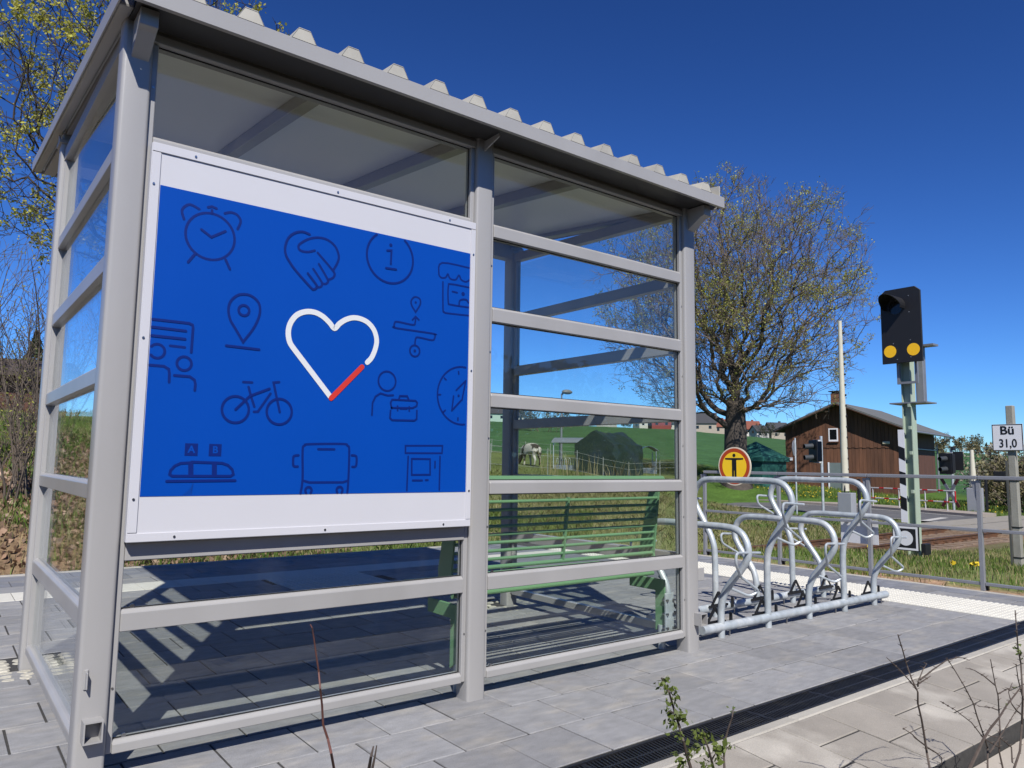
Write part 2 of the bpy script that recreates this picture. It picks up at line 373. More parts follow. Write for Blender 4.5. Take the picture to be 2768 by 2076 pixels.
def cut(c):
    x, y, w, l = c
    if TF[0]+.02 < x < TF[1]-.02 and y > TF[2]-.02 and y < 3.96: return True
    return any(a < x < b and p < y < q for a, b, p, q in HOLES)
cells = [c for c in cells if not cut(c)]
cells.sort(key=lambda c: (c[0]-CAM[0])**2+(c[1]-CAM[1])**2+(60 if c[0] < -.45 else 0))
cache = {}
rest = MB()
for i, (x, y, w, l) in enumerate(cells):
    if i < 290:
        key = (round(w, 3), round(l, 3))
        if abs(w-PX) < 1e-3 and abs(l-PY) < 1e-3: me = slabs[i % 6]
        else:
            if key not in cache: cache[key] = slab_mesh(w-.0085, l-.0085, rag=.0012)
            me = cache[key]
        inst('paving_slab', me, SLAB, (x, y, random.uniform(-.0015, .001)), plat, (random.uniform(-.0025, .0025), random.uniform(-.0025, .0025), 0))
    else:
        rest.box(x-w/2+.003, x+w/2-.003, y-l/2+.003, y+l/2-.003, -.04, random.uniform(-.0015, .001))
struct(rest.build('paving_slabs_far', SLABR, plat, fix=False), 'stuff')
# white guide line along the platform, tactile strip and tactile field
for i in range(30):
    x0 = -3.15+i*.3
    if x0+.3 > 5.86: break
    inst('guide_tile', cache.setdefault('gt', slab_mesh(.296, .392)), TACT, (x0+.15, 4.153, .001), plat)
def tactile(w, l, nx, ny, amp=.004, dots=False):
    """tile with raised ribs"""
    mb = MB(); mb.box(-w/2, w/2, -l/2, l/2, -.04, 0)
    for i in range(nx):
        u = -w/2+(i+.5)*w/nx
        if dots:
            for j in range(ny):
                q = -l/2+(j+.5)*l/ny; a = w/nx*.3
                mb.add([(u-a, q-a, 0), (u+a, q-a, 0), (u+a, q+a, 0), (u-a, q+a, 0), (u-a*.5, q-a*.5, amp), (u+a*.5, q-a*.5, amp), (u+a*.5, q+a*.5, amp), (u-a*.5, q+a*.5, amp)], [(4, 5, 6, 7), (0, 1, 5, 4), (1, 2, 6, 5), (2, 3, 7, 6), (3, 0, 4, 7)])
        else: mb.prism([(u-w/nx*.3, -.001), (u+w/nx*.3, -.001), (u+w/nx*.18, amp), (u-w/nx*.18, amp)], 'y', -l/2+.004, l/2-.004)
    me = bpy.data.meshes.new('tactile_tile'); me.from_pydata(mb.v, [], mb.f); return me
tdot = tactile(.334, .304, 8, 7, .006, True); trib = tactile(.296, .246, 6, 5)
for i in range(17):
    for j in range(2):
        if i == 15: continue
        inst('tactile_tile', tdot, TACT, (5.853+.1695+j*.34, -.785+.154+i*.308+(.0 if i < 16 else .0), .001), plat)
for i in range(3):
    for j in range(3): inst('tactile_tile', trib, TACT, (TF[0]+.152+i*.3, TF[2]+.127+j*.25, .004), plat)
# setts round the two front posts
cob = []
for q in range(5):
    mb = MB(); n = 7; pts = [(math.cos(2*math.pi*i/n+.2)*.036*random.uniform(.85, 1.15), math.sin(2*math.pi*i/n+.2)*.03*random.uniform(.85, 1.15)) for i in range(n)]
    v = [(x, y, -.04) for x, y in pts]+[(x, y, -.004) for x, y in pts]+[(x*.8, y*.8, .004) for x, y in pts]
    mb.add(v, [tuple(range(14, 21))]+[(a+i, a+(i+1) % n, a+n+(i+1) % n, a+n+i) for a in (0, 7) for i in range(n)])
    me = bpy.data.meshes.new('sett'); me.from_pydata(mb.v, [], mb.f); cob.append(me)
for (a, b, p, q) in HOLES:
    x = a-.04
    while x < b+.05:
        y = p-.05
        while y < q+.06:
            px_, py_ = (0 if a < 1 else 3.128), 1.74
            if not (px_-.035 < x < px_+.135 and py_-.03 < y < py_+.13):
                inst('sett', random.choice(cob), COB, (x+random.uniform(-.005, .005), y+random.uniform(-.005, .005), -.003), plat, (random.uniform(-.06, .06), random.uniform(-.06, .06), random.choice((0, 3.14))))
            y += .068
        x += .08
# kerbs: platform edge to the track, platform end, strip beside the drain
kerbs = struct(MB().box(-3.2, 7.1, 5.353, 5.44, -1.1, -.02).build('kerb', KERB))
k1 = slab_mesh(.996, .085, .1, .006); k2 = slab_mesh(.06, .996, .1, .006); k3 = slab_mesh(.996, .056, .09, .006)
for i in range(10): inst('kerb_stone', k1, KERB, (-2.7+i, 5.397, .004), kerbs)
for i in range(6): inst('kerb_stone', k2, KERB, (7.084, -.28+i, .003), kerbs)
for i in range(11): inst('kerb_stone', k3, KERB, (-2.9+i*1.0, -.985, .0), kerbs)
# drain channel with slotted grating
DRAIN = pm('black_cast_grating', (.018, .019, .024), .45, .2, .25, 20, bump=.15, bscale=150, c2=(.035, .034, .033))
DUST = pm('drain_silt', (.05, .045, .04), .95, 0, .4, 20)
drain = struct(MB().box(-3.2, 7.1, -.953, -.7875, -.35, -.052).build('drain_channel', DUST))
mb = MB()
for y0, y1 in ((-.953, -.939), (-.801, -.7875)): mb.box(-3.2, 7.1, y0, y1, -.06, -.004)
mb.build('grating_frame', DRAIN, drain)
mb = MB(); mb.box(-3.2, 7.1, -.875, -.866, -.03, -.008)
x = -1.0
while x < 7.08:
    for y0, y1 in ((-.939, -.875), (-.866, -.801)):
        mb.add([(x, y0, -.03), (x+.008, y0, -.03), (x+.020, y1, -.03), (x+.012, y1, -.03), (x, y0, -.008), (x+.008, y0, -.008), (x+.020, y1, -.008), (x+.012, y1, -.008)], [(4, 5, 6, 7), (0, 4, 7, 3), (1, 2, 6, 5)])
    if int(x/.018) % 28 == 0: mb.box(x, x+.016, -.939, -.801, -.03, -.0075)
    x += .018
struct(mb.build('grating_bars', DRAIN, drain, fix=False), 'stuff')
# tan path sloping away from the drain, then a lower ledge
def ptilt(y): return .1*(y+1.015)
path = struct(MB().prism([(-1.53, -.4), (-1.015, -.4), (-1.0155, -.0045), (-1.53, -.056)], 'x', -3.2, 7.1).build('path', MORTAR))
tl = {}
for k in range(-12, 14):
    x0 = 3.06+k*.311
    spl = (-1.203, ) if k % 2 == 0 else (-1.325, )
    ys = [-1.017, *spl, -1.528] if k % 3 else [-1.017, spl[0]-.02*(k % 2), -1.528]
    for a, b in zip(ys, ys[1:]):
        l = a-b; key = round(l, 3)
        if key not in tl: tl[key] = slab_mesh(.303, l-.008, .05, .003, .0015)
        inst('path_slab', tl[key], TAN, (x0+.155, (a+b)/2, ptilt((a+b)/2)+random.uniform(-.001, .001)), path, (math.atan(.1), 0, 0))
led = struct(MB().box(-3.2, 7.1, -1.80, -1.534, -.5, -.165).build('ledge', MORTAR))
l1 = slab_mesh(.94, .262, .1, .012, .003)
for i in range(11): inst('ledge_stone', l1, LEDGE, (-2.7+i*.95, -1.667, -.118+random.uniform(-.003, .003)), led, (.02, 0, 0))
# ------------------------------------------------------------------ road with level crossing
ROADM = pm('asphalt', (.13, .13, .135), .9, 0, .2, 3, bump=.3, bscale=60, c2=(.17, .165, .16))
LINE = pm('road_paint', (.62, .60, .56), .8, 0, .2, 12)
PAVE = pm('footway_paving', (.42, .36, .31), .9, 0, .12, 4, bump=.2, bscale=30)
def rn(y): return float(np.interp(y, [-14, 8, 11, 16, 44], [27.4, 28.2, 28.5, 29.7, 31.5]))       # near edge
def rf(y): return float(np.interp(y, [-14, 9.5, 12.5, 15, 19, 44], [32.6, 33.1, 34.3, 35.3, 35.7, 36.8]))  # far kerb
ys = np.concatenate([np.arange(-14, 6, 2.), np.arange(6, 20, .5), np.arange(20, 45, 2.)])
def strip(mb, fa, fb, y0, y1, z):
    for a, b in zip(ys, ys[1:]):
        if a >= y0-1e-6 and b <= y1+1e-6: mb.add([(fa(a), a, z), (fb(a), a, z), (fb(b), b, z), (fa(b), b, z)], [(0, 1, 2, 3)])
    return mb
road = struct(strip(MB(), rn, rf, -14, 44, -.80).build('road', ROADM))
strip(MB(), lambda y: rn(y)+.2, lambda y: rn(y)+.33, 9, 44, -.796).build('edge_line', LINE, road)
strip(MB(), lambda y: rf(y)-.5, lambda y: rf(y)-.38, 10, 44, -.796).build('edge_line', LINE, road)
MB().add([(rn(9.6)+.1, 9.5, -.7955), (31.2, 9.9, -.7955), (31.2, 10.2, -.7955), (rn(9.6)+.1, 9.8, -.7955)], [(0, 1, 2, 3)]).build('stop_line', LINE, road)
fw = MB()
for a, b in zip(ys, ys[1:]):
    if a < 9.4: continue
    fw.prism([(rf(a), a), (rf(a)+1.7, a), (rf(b)+1.7, b), (rf(b), b)], 'z', -.95, -.70)
struct(fw.build('pavement', PAVE))
mb = MB()
for y0, y1 in ((5.2, 6.28), (6.5, 7.76), (7.98, 9.1)): mb.box(26.0, 35.6, y0, y1, -1.0, -.775)
struct(mb.build('crossing_panels', pm('crossing_concrete', (.36, .33, .28), .85, 0, .12, 5, bump=.2)))
# ------------------------------------------------------------------ railway track
RUST = pm('rusty_rail', (.16, .075, .035), .75, .2, .3, 9, bump=.2, bscale=60, c2=(.10, .055, .035))
RTOP = pm('rail_head', (.24, .16, .11), .4, .6, .2, 6)
SLP = pm('concrete_sleeper', (.30, .215, .15), .9, 0, .2, 8, bump=.3, bscale=60, obj_rand=.12)
bed = struct(MB().prism([(5.3, -1.12), (5.85, -.985), (8.4, -.985), (8.95, -1.12)], 'x', -30, 120).build('ballast_bed', pm('ballast', (.24, .17, .12), .95, 0, .5, 14, bump=1., bscale=22)))
trk = thing('railway_track', 'rusty single railway track running past the platform end to the crossing', 'railway track', (7, 7.12, -.98))
for y0 in (6.37, 7.87):
    p = [(y0-.07, -.965), (y0+.07, -.965), (y0+.06, -.945), (y0+.012, -.93), (y0+.012, -.845), (y0+.035, -.835), (y0+.035, -.80), (y0-.035, -.80), (y0-.035, -.835), (y0-.012, -.845), (y0-.012, -.93), (y0-.06, -.945)]
    r_ = MB().prism(p, 'x', -30, 120).build('rail', RUST, trk)
    MB().box(-30, 120, y0-.028, y0+.028, -.801, -.798).build('rail_head', RTOP, r_)
sm = bpy.data.meshes.new('sleeper'); q = MB().prism([(-.13, -.1), (.13, -.1), (.11, .045), (-.11, .045)], 'y', -1.3, 1.3); sm.from_pydata(q.v, [], q.f); sm.materials.append(SLP)
cl = bpy.data.meshes.new('rail_clip'); q = MB().box(-.05, .05, -.12, .12, 0, .05); cl.from_pydata(q.v, [], q.f); cl.materials.append(RUST)
for i in range(40):
    x = 8.2+i*.63
    if 25.8 < x < 35.8: continue
    s_ = bpy.data.objects.new('sleeper', sm); COL.objects.link(s_); s_.parent = trk; s_.location = (x-7, 0, -.015)
    if x < 24:
        for dy in (-.75, .75):
            c_ = bpy.data.objects.new('rail_clip', cl); COL.objects.link(c_); c_.parent = s_; c_.location = (0, dy, .04)

# ================================================================== WAITING SHELTER
W_ = .099
X1, X2, X3 = 0., 1.566, 3.128
YF = 1.74
def zr(y): return 2.648+.109*(y+.195)      # underside of the roof edge
sh = thing('waiting_shelter', 'grey metal and glass waiting shelter with corrugated roof and blue poster panel', 'shelter', (1.6, .9, 0))
def rpoly(x0, x1, y0, y1, r=.013, n=3):
    p = []
    for cx, cy, a0 in ((x1-r, y1-r, 0), (x0+r, y1-r, 90), (x0+r, y0+r, 180), (x1-r, y0+r, 270)):
        for i in range(n+1): a = R(a0+90*i/n); p.append((cx+r*math.cos(a), cy+r*math.sin(a)))
    return p
posts = []
for i, (x, y) in enumerate(((X1, 0), (X2, 0), (X3, 0), (X1, YF), (X3, YF))):
    top = 2.69 if y == 0 else 2.80
    posts.append(MB().prism(rpoly(x, x+W_, y, y+W_), 'z', -.05, top).build('post', GREY, sh, smooth=True))
# glazing channels on the posts
def chan(x0, x1, y0, y1, z0, z1): return MB().box(x0, x1, y0, y1, z0, z1).build('glazing_channel', GREY, sh, bevel=.003, seg=1)
for x0, x1 in ((W_, W_+.022), (X2-.022, X2), (X2+W_, X2+W_+.022), (X3-.022, X3)): chan(x0, x1, .022, .07, .086, 2.62)
for xx in (.022, X3+W_-.07):
    chan(xx, xx+.048, W_, W_+.022, .09, 2.66); chan(xx, xx+.048, YF-.022, YF, .09, 2.70)
# rails
BAY2 = [(.0835, .1155), (.485, .548), (.933, .9875), (1.351, 1.4096), (1.7715, 1.835), (2.196, 2.255)]
def rail_x(x0, x1, b, t): MB().prism([(.018, b), (.018, t), (.031, t+.011), (.074, t+.011), (.074, b)], 'x', x0, x1).build('rail', GREY, sh, bevel=.0025, seg=1)
def rail_y(xa, y0, y1, b, t, flip=False):
    p = [(0, b), (0, t), (.013, t+.011), (.056, t+.011), (.056, b)]
    p = [(xa+u, v) for u, v in p] if not flip else [(xa-u, v) for u, v in p]
    MB().prism(p, 'y', y0, y1).build('rail', GREY, sh, bevel=.0025, seg=1)
for b, t in BAY2: rail_x(X2+W_+.022, X3-.022, b, t)
for b, t in (BAY2[0], BAY2[1], (.725, .785), (2.200, 2.256)): rail_x(W_+.022, X2-.022, b, t)
for b, t in BAY2: rail_y(.018, W_+.022, YF-.022, b, t); rail_y(X3+W_-.018, W_+.022, YF-.022, b, t, True)
# head rails over the glass
for x0, x1 in ((W_, X2), (X2+W_, X3)):
    MB().box(x0+.002, x1-.002, .012, .085, 2.622, 2.655).build('head_rail', GREY, sh, bevel=.002, seg=1)
    MB().box(x0+.002, x1-.002, .022, .085, 2.6555, 2.705).build('head_rail', GREY, sh)
for xx in (.018, X3+W_-.074): MB().prism([(W_, 2.635), (YF, 2.70), (YF, 2.765), (W_, 2.70)], 'x', xx, xx+.056).build('head_rail', GREY, sh)
# glass panes
def pane(x0, x1, y0, y1, z0, z1): return MB().box(x0, x1, y0, y1, z0, z1).build('glass_pane', GLASS, sh)
zz = [(a[1]+.011, b[0]) for a, b in zip(BAY2, BAY2[1:])]+[(2.266, 2.622)]
for a, b in zz: pane(X2+W_+.022, X3-.022, .047, .054, a, b)
for a, b in ((.1265, .485), (.559, .725), (2.267, 2.622)): pane(W_+.022, X2-.022, .047, .054, a, b)
for a, b in zz[:-1]+[(2.266, 2.66)]:
    pane(.043, .050, W_+.022, YF-.022, a, b); pane(X3+W_-.050, X3+W_-.043, W_+.022, YF-.022, a, b)
# pane clips
for x in (W_+.06, X2+W_+.06):
    for z in (.128, .561): MB().disc((x, .046, z+.004), (1, 0, 0), (0, 0, 1), .008, .006, 12).build('pane_clip', STEEL, sh)
# black glazing gaskets and fixing screws
for x0, x1, lv in ((W_+.022, X2-.022, ((.1265, .485), (.559, .725), (2.267, 2.622))), (X2+W_+.022, X3-.022, zz)):
    for a, b in lv:
        MB().box(x0, x1, .0415, .0465, a, a+.004).build('gasket', RUBBER, sh); MB().box(x0, x1, .0415, .0465, b-.004, b).build('gasket', RUBBER, sh)
        for xa in (x0, x1-.003): MB().box(xa, xa+.003, .0415, .0465, a+.004, b-.004).build('gasket', RUBBER, sh)
for x in (X2-.011, X3-.011, W_+.011, X2+W_+.011):
    for z in (.30, .78, 1.2, 1.62, 2.05, 2.45):
        if x < X2 and .75 < z < 2.2: continue
        MB().disc((x, .0215, z), (1, 0, 0), (0, 0, 1), .0042, .0022, 8).build('channel_screw', STEEL, sh)
# poster panel in the left bay
pan = MB().box(.112, 1.546, -.024, .017, .790, 2.227).build('poster_panel', WHITE, sh, bevel=.003, seg=1)
PYF = -.0245
for nm, b in (('frame_strip', (.114, 1.544, 2.192, 2.225)), ('frame_strip', (.114, 1.544, .792, .822)), ('frame_strip', (.114, .143, .824, 2.190)), ('frame_strip', (1.519, 1.544, .824, 2.190))):
    MB().box(b[0], b[1], PYF-.005, PYF+.002, b[2], b[3]).build(nm, WHITE, pan, bevel=.0012, seg=1)
MB().box(.1465, 1.5165, PYF-.0012, PYF+.001, .948, 2.071).build('poster_sheet', BLUE, pan)
MB().add([(.285, PYF-.0014, .950), (.318, PYF-.0014, .952), (.312, PYF-.006, .975), (.322, PYF-.002, 1.0)], [(0, 1, 2), (1, 3, 2)]).build('lifted_edge', BLUE, pan, fix=False)
XO, ZO = .146, .948
RIB = [0]
def ribbon(mb, pts, w, y):
    """flat print stroke: one continuous mitred strip with round ends; every stroke a hair above the last so none coincide"""
    P = [np.array(pts[0], float)]
    for p in pts[1:]:
        if np.linalg.norm(np.array(p)-P[-1]) > .4: P.append(np.array(p, float))
    if len(P) < 2: P.append(P[0]+np.array([.5, 0]))
    y = y-.00018*(RIB[0] % 9); RIB[0] += 1
    closed = len(P) > 3 and np.linalg.norm(P[0]-P[-1]) < 1.5
    if closed: P = P[:-1]
    n = len(P); Ls = []; Rs = []
    for i in range(n):
        a = P[i-1] if (i > 0 or closed) else P[0]; b = P[(i+1) % n] if (i < n-1 or closed) else P[n-1]
        d1 = P[i]-a if (i > 0 or closed) else b-P[i]; d2 = b-P[i] if (i < n-1 or closed) else P[i]-a
        d1 = d1/np.linalg.norm(d1); d2 = d2/np.linalg.norm(d2)
        n1 = np.array([-d1[1], d1[0]]); n2 = np.array([-d2[1], d2[0]]); m = n1+n2; q = np.linalg.norm(m)
        m = n1 if q < .2 else m/q
        k = w/2/max(.45, float(m@n1)); Ls.append(P[i]+m*k); Rs.append(P[i]-m*k)
    c = [Ls[0]]
    d = P[0]-P[1]; a0 = math.atan2(*(Ls[0]-P[0])[::-1])
    cap0 = [P[0]+w/2*np.array([math.cos(a0+math.pi*t), math.sin(a0+math.pi*t)]) for t in (.25, .5, .75)]
    a1 = math.atan2(*(Rs[-1]-P[-1])[::-1])
    cap1 = [P[-1]+w/2*np.array([math.cos(a1+math.pi*t), math.sin(a1+math.pi*t)]) for t in (.25, .5, .75)]
    T3 = lambda p: (XO+p[0]/1000, y, ZO+p[1]/1000)
    o = []
    for l, r in zip(Ls, Rs): o += [T3(l), T3(r)]
    f = [(2*i, 2*i+1, 2*i+3, 2*i+2) for i in range(n-1)]
    if closed:
        f.append((2*n-2, 2*n-1, 1, 0)); mb.add(o, f); return
    k = len(o); o += [T3(p) for p in cap0]; f.append((0, k, k+1, k+2, 1))
    k = len(o); o += [T3(p) for p in cap1]; f.append((2*n-1, k, k+1, k+2, 2*n-2))
    mb.add(o, f)
def smoothp(pts, k=4):
    if len(pts) < 4: return pts
    out = []; n = len(pts)
    for i in range(n-1):
        p0, p1, p2, p3 = (np.array(pts[max(0, i-1)]), np.array(pts[i]), np.array(pts[i+1]), np.array(pts[min(n-1, i+2)]))
        for j in range(k):
            t = j/k; out.append(tuple(.5*((2*p1)+(-p0+p2)*t+(2*p0-5*p1+4*p2-p3)*t*t+(-p0+3*p1-3*p2+p3)*t**3)))
    return out+[tuple(pts[-1])]
ICONS = {'clock':[['o',185,967,89],[[88,1013],[79,1041],[87,1060],[107,1073],[139,1063]],[[232,1067],[255,1076],[279,1071],[293,1049],[283,1016]],[[170,1077],[184,1083],[201,1079]],[[185,1069],[185,1059]],[[151,987],[188,965],[238,998]],[[134,891],[111,855]],[[244,889],[262,855]]],'handshake':[[[572,1054],[542,1059],[509,1047],[483,1020],[472,981],[477,950],[494,924],[521,893],[586,835],[600,829],[611,838],[611,848],[571,891]],[[612,843],[624,841],[634,851],[632,865],[594,913]],[[633,860],[649,859],[660,870],[656,883],[617,938]],[[658,879],[675,886],[687,901],[679,921],[610,984]],[[597,991],[569,980],[545,978],[530,984],[528,999],[542,1015],[571,1035],[609,1048],[649,1047],[684,1027],[702,992],[700,963],[680,921]]],'info':[['o',945,1025,114],['d',945,1082,8],[[928,1054],[949,1058],[948,997]],[[925,975],[975,977]]],'kiosk_counter':[[[1368,1052],[1214,1050],[1197,999],[1210,980],[1234,984],[1246,1002],[1259,983],[1290,983],[1308,1007],[1321,988],[1347,982],[1369,994]],[[1220,961],[1224,836],[1232,821],[1251,818],[1370,823]],[[1370,958],[1266,958],[1250,945],[1252,871],[1268,861],[1369,862]],[[1273,924],[1300,923]],['d',1333,922,10],[[1312,862],[1314,885],[1330,895],[1353,896],[1364,885]]],'location_pin':[[[326,581],[295,628],[274,660],[265,697],[271,730],[293,756],[320,766],[350,763],[377,742],[385,710],[378,673],[359,631],[326,581]],['o',323,703,20],[[264,560],[389,558]]],'route':[[[1080,800],[1059,828],[1056,848],[1067,864],[1080,869],[1097,865],[1104,852],[1101,834],[1080,800]],['d',1079,844,6],[[1065,763],[1081,780],[1098,767]],[[1081,777],[1079,754],[1068,741],[990,745],[976,737],[975,723],[989,716],[1169,714],[1184,708],[1182,692],[1167,683],[1098,688],[1084,680],[1081,657]],['o',1081,625,25],['d',1081,625,7]],'passengers':[[[1,627],[127,628],[140,623],[142,613],[141,522]],[[2,599],[118,598]],[[2,568],[117,568]],[[68,538],[118,537]],['o',26,514,25],[[1,462],[51,462],[68,453],[71,437],[72,406]],['o',119,478,25],[[88,432],[141,432],[158,421],[162,405],[161,383]]],'bicycle':[['o',311,321,50],['o',480,322,50],[[311,321],[363,376],[437,409]],[[356,410],[368,372],[382,335]],[[335,427],[369,428]],[[442,390],[396,317],[381,316]],[[474,438],[452,434],[463,391],[482,320]]],'commuter':[['o',948,479,42],[[881,329],[882,381],[895,409],[918,424],[953,417],[980,420]],[[974,363],[968,387],[975,401],[1092,403],[1101,395],[1098,380],[1078,370],[974,365]],[[969,353],[967,321],[978,312],[1089,315],[1100,323],[1100,360]],[[1008,404],[1012,419],[1049,421],[1058,404]],[[1003,374],[1004,354]],[[1061,374],[1062,355]],[[1017,363],[1049,364]]],'compass':[['o',1339,442,134],[[1358,513],[1306,465]],[[1358,513],[1339,422]],[[1284,370],[1292,437]],[[1284,370],[1333,419]],['d',1319,441,6],[[1317,553],[1319,541]],[[1240,516],[1250,509]],[[1208,438],[1222,439]],[[1239,361],[1249,369]],[[1319,327],[1319,338]]],'train':[[[158,119],[161,71],[102,71],[93,77],[95,91],[108,107],[128,117],[158,119]],[[166,122],[241,120],[243,71],[169,71],[166,122]],[[249,120],[251,71],[306,71],[316,78],[311,96],[294,112],[273,119],[249,120]],[[84,53],[324,55]]],'bus':[[[581,1],[587,61],[582,174],[590,192],[609,198],[753,203],[774,196],[783,178],[784,60],[781,0]],[[587,54],[616,46],[760,46],[782,53]],[[647,179],[717,180]],[[566,153],[551,151],[545,144],[546,115],[553,109],[565,109]],[[795,157],[810,156],[817,148],[817,119],[810,110],[799,110]],['o',613,15,13],['o',746,15,13]],'ticket_machine':[[[1048,203],[1049,171],[1237,174],[1239,208],[1048,203]],[[1063,157],[1061,9]],[[1227,160],[1227,10]],[[1081,147],[1175,147],[1177,78],[1083,77],[1081,147]],[[1201,137],[1201,109]],[[1088,53],[1137,53]],[[1154,54],[1166,55]]]}
HEART = [[850,551],[870,574],[886,613],[891,652],[878,692],[851,720],[819,733],[782,735],[747,723],[718,702],[696,679],[673,700],[643,722],[609,734],[571,732],[534,714],[509,679],[501,640],[509,600],[531,571],[689,395]]
RED = [[693,388],[827,530]]
def clipx(pts): return [(min(1366, max(4, u)), min(1119, max(4, v))) for u, v in pts]
def arcs(cx, cy, r, w):
    """circle strokes, dropping what falls off the sheet"""
    P = [(cx+r*math.cos(t), cy+r*math.sin(t)) for t in np.linspace(0, 2*math.pi, 49)]
    runs = []; cur = []
    for p in P:
        if w/2 < p[0] < 1370-w/2 and w/2 < p[1] < 1123-w/2: cur.append(p)
        else:
            if len(cur) > 1: runs.append(cur)
            cur = []
    if len(cur) > 1: runs.append(cur)
    return runs
for k, strokes in ICONS.items():
    mb = MB(); w = 9.5 if k not in ('route', 'compass', 'kiosk_counter', 'commuter', 'ticket_machine') else 8
    for s in strokes:
        if s[0] == 'o':
            for run in arcs(s[1], s[2], s[3], w): ribbon(mb, run, w, PYF-.0018)
        elif s[0] == 'd': ribbon(mb, [(s[1], s[2]), (s[1]+.5, s[2])], s[3]*1.9, PYF-.0018)
        else: ribbon(mb, clipx(smoothp(s) if len(s) > 4 and k not in ('train', 'ticket_machine', 'passengers', 'commuter') else s), w, PYF-.0018)
    mb.build('printed_icon', NAVY, pan, fix=False)['label'] = 'dark blue line drawing of a '+k.replace('_', ' ')
mb = MB(); ribbon(mb, smoothp(HEART[:-1], 5)+[HEART[-1]], 22, PYF-.0019); mb.build('printed_heart', PWHITE, pan, fix=False)['label'] = 'thick white heart outline'
mb = MB(); ribbon(mb, RED, 22, PYF-.0021); mb.build('printed_heart_stroke', PRED, pan, fix=False)['label'] = 'red lower right stroke of the heart'
for ch, u0 in (('A', 139), ('B', 223)):
    q = MB().box(XO+u0/1000, XO+(u0+45)/1000, PYF-.0022, PYF-.0016, ZO+.144, ZO+.189).build('printed_letter_tile', NAVY, pan, bevel=.004, seg=1)
    text_mesh(ch, .036, lambda a, b, u0=u0: (XO+(u0+22.5)/1000+a, PYF-.0026, ZO+.1665+b), BLUE, 'letter', q, bold=.001)
for u, v in ((-23, 1121), (-23, 557), (-20, -9), (686, 1259), (1247, 1259), (115, 1259), (1385, 1120), (1385, 562), (1385, 5), (688, -142), (1250, -142), (120, -142)):
    MB().disc((XO+u/1000, PYF-.005, ZO+v/1000), (1, 0, 0), (0, 0, 1), .0045, .003, 10).build('screw', STEEL, pan)
# lugs on the posts
for px_, dx in ((X1+.020, 0), (X3+.048, 0)):
    st = MB()
    x0, x1, z0, z1, yy = px_, px_+.058, .152, .222, -.052
    for b in ((x0, x0+.005, z0, z1), (x1-.005, x1, z0, z1), (x0+.005, x1-.005, z0, z0+.005), (x0+.005, x1-.005, z1-.005, z1)): st.box(b[0], b[1], yy, .002, b[2], b[3])
    st.build('square_lug', GREY, sh)
MB().box(X1+.022, X1+.027, -.03, .003, .32, .375).box(X1+.018, X1+.031, -.006, .003, .315, .38).build('lug_tab', GREY, sh, bevel=.002, seg=1)
MB().box(X3+W_, X3+W_+.055, .004, .009, .40, .475).build('lug_tab', GREY, sh, bevel=.002, seg=1)
# roof
XL, XR = -.045, 3.268
YB, YE = -.195, 2.93
def slope(p): return (p[0], p[1], p[2]+.109*(p[1]-YB))
fas = MB().prism([(YB, 2.647), (YB, 2.712), (YB+.006, 2.712), (YB+.006, 2.653), (YB+.024, 2.655), (YB+.024, 2.649), (YB+.012, 2.647)], 'x', XL, XR).build('roof_fascia', GREY, sh)
MB().box(XL, XR, YE-.006, YE, zr(YE)-.0, zr(YE)+.065).build('roof_fascia', GREY, sh)
for xa, xb, s in ((XL, XL+.006, 1), (XR-.006, XR, -1)):
    mb = MB(); mb.prism([(YB+.007, zr(YB)), (YE-.007, zr(YE)), (YE-.007, zr(YE)+.066), (YB+.007, zr(YB)+.066)], 'x', xa, xb); mb.build('verge_board', GREY, sh)
    a, b = (xb, xb+.05) if s > 0 else (xa-.05, xa)
    mb = MB(); mb.prism([(YB+.1, zr(YB+.1)+.002), (YE-.01, zr(YE)+.001), (YE-.01, zr(YE)+.05), (YB+.1, zr(YB+.1)+.05)], 'x', a+.001, b); mb.build('verge_beam', GREY, sh, bevel=.01)
mb = MB(); mb.prism([(YB+.101, zr(YB)+.03), (YE-.012, zr(YE)+.022), (YE-.012, zr(YE)+.034), (YB+.101, zr(YB)+.042)], 'x', XL+.06, XR-.06); mb.build('ceiling_panel', CEIL, sh)
mb = MB(); mb.box(XL+.056, XR-.056, YB+.008, .012, 2.668, 2.676); mb.build('soffit_panel', GREY_SHADE, sh)
for x in (.735, 1.515, 2.29):
    mb = MB(); mb.prism([(.086, zr(.086)-.045), (YE-.08, zr(YE-.08)-.045), (YE-.08, zr(YE-.08)+.018), (.086, zr(.086)+.018)], 'x', x, x+.06); mb.build('rafter', GREY, sh, bevel=.003, seg=1)
for x in (X1+.02, X3+.02):
    mb = MB(); mb.prism([(.1, zr(.1)-.005), (YE-.08, zr(YE-.08)-.015), (YE-.08, zr(YE-.08)+.018), (.1, zr(.1)+.018)], 'x', x, x+.06); mb.build('rafter', GREY, sh)
MB().box(X1+.005, X3+W_-.005, YF+.005, YF+W_-.005, 2.715, zr(YF)+.0).build('front_beam', GREY, sh, bevel=.006)
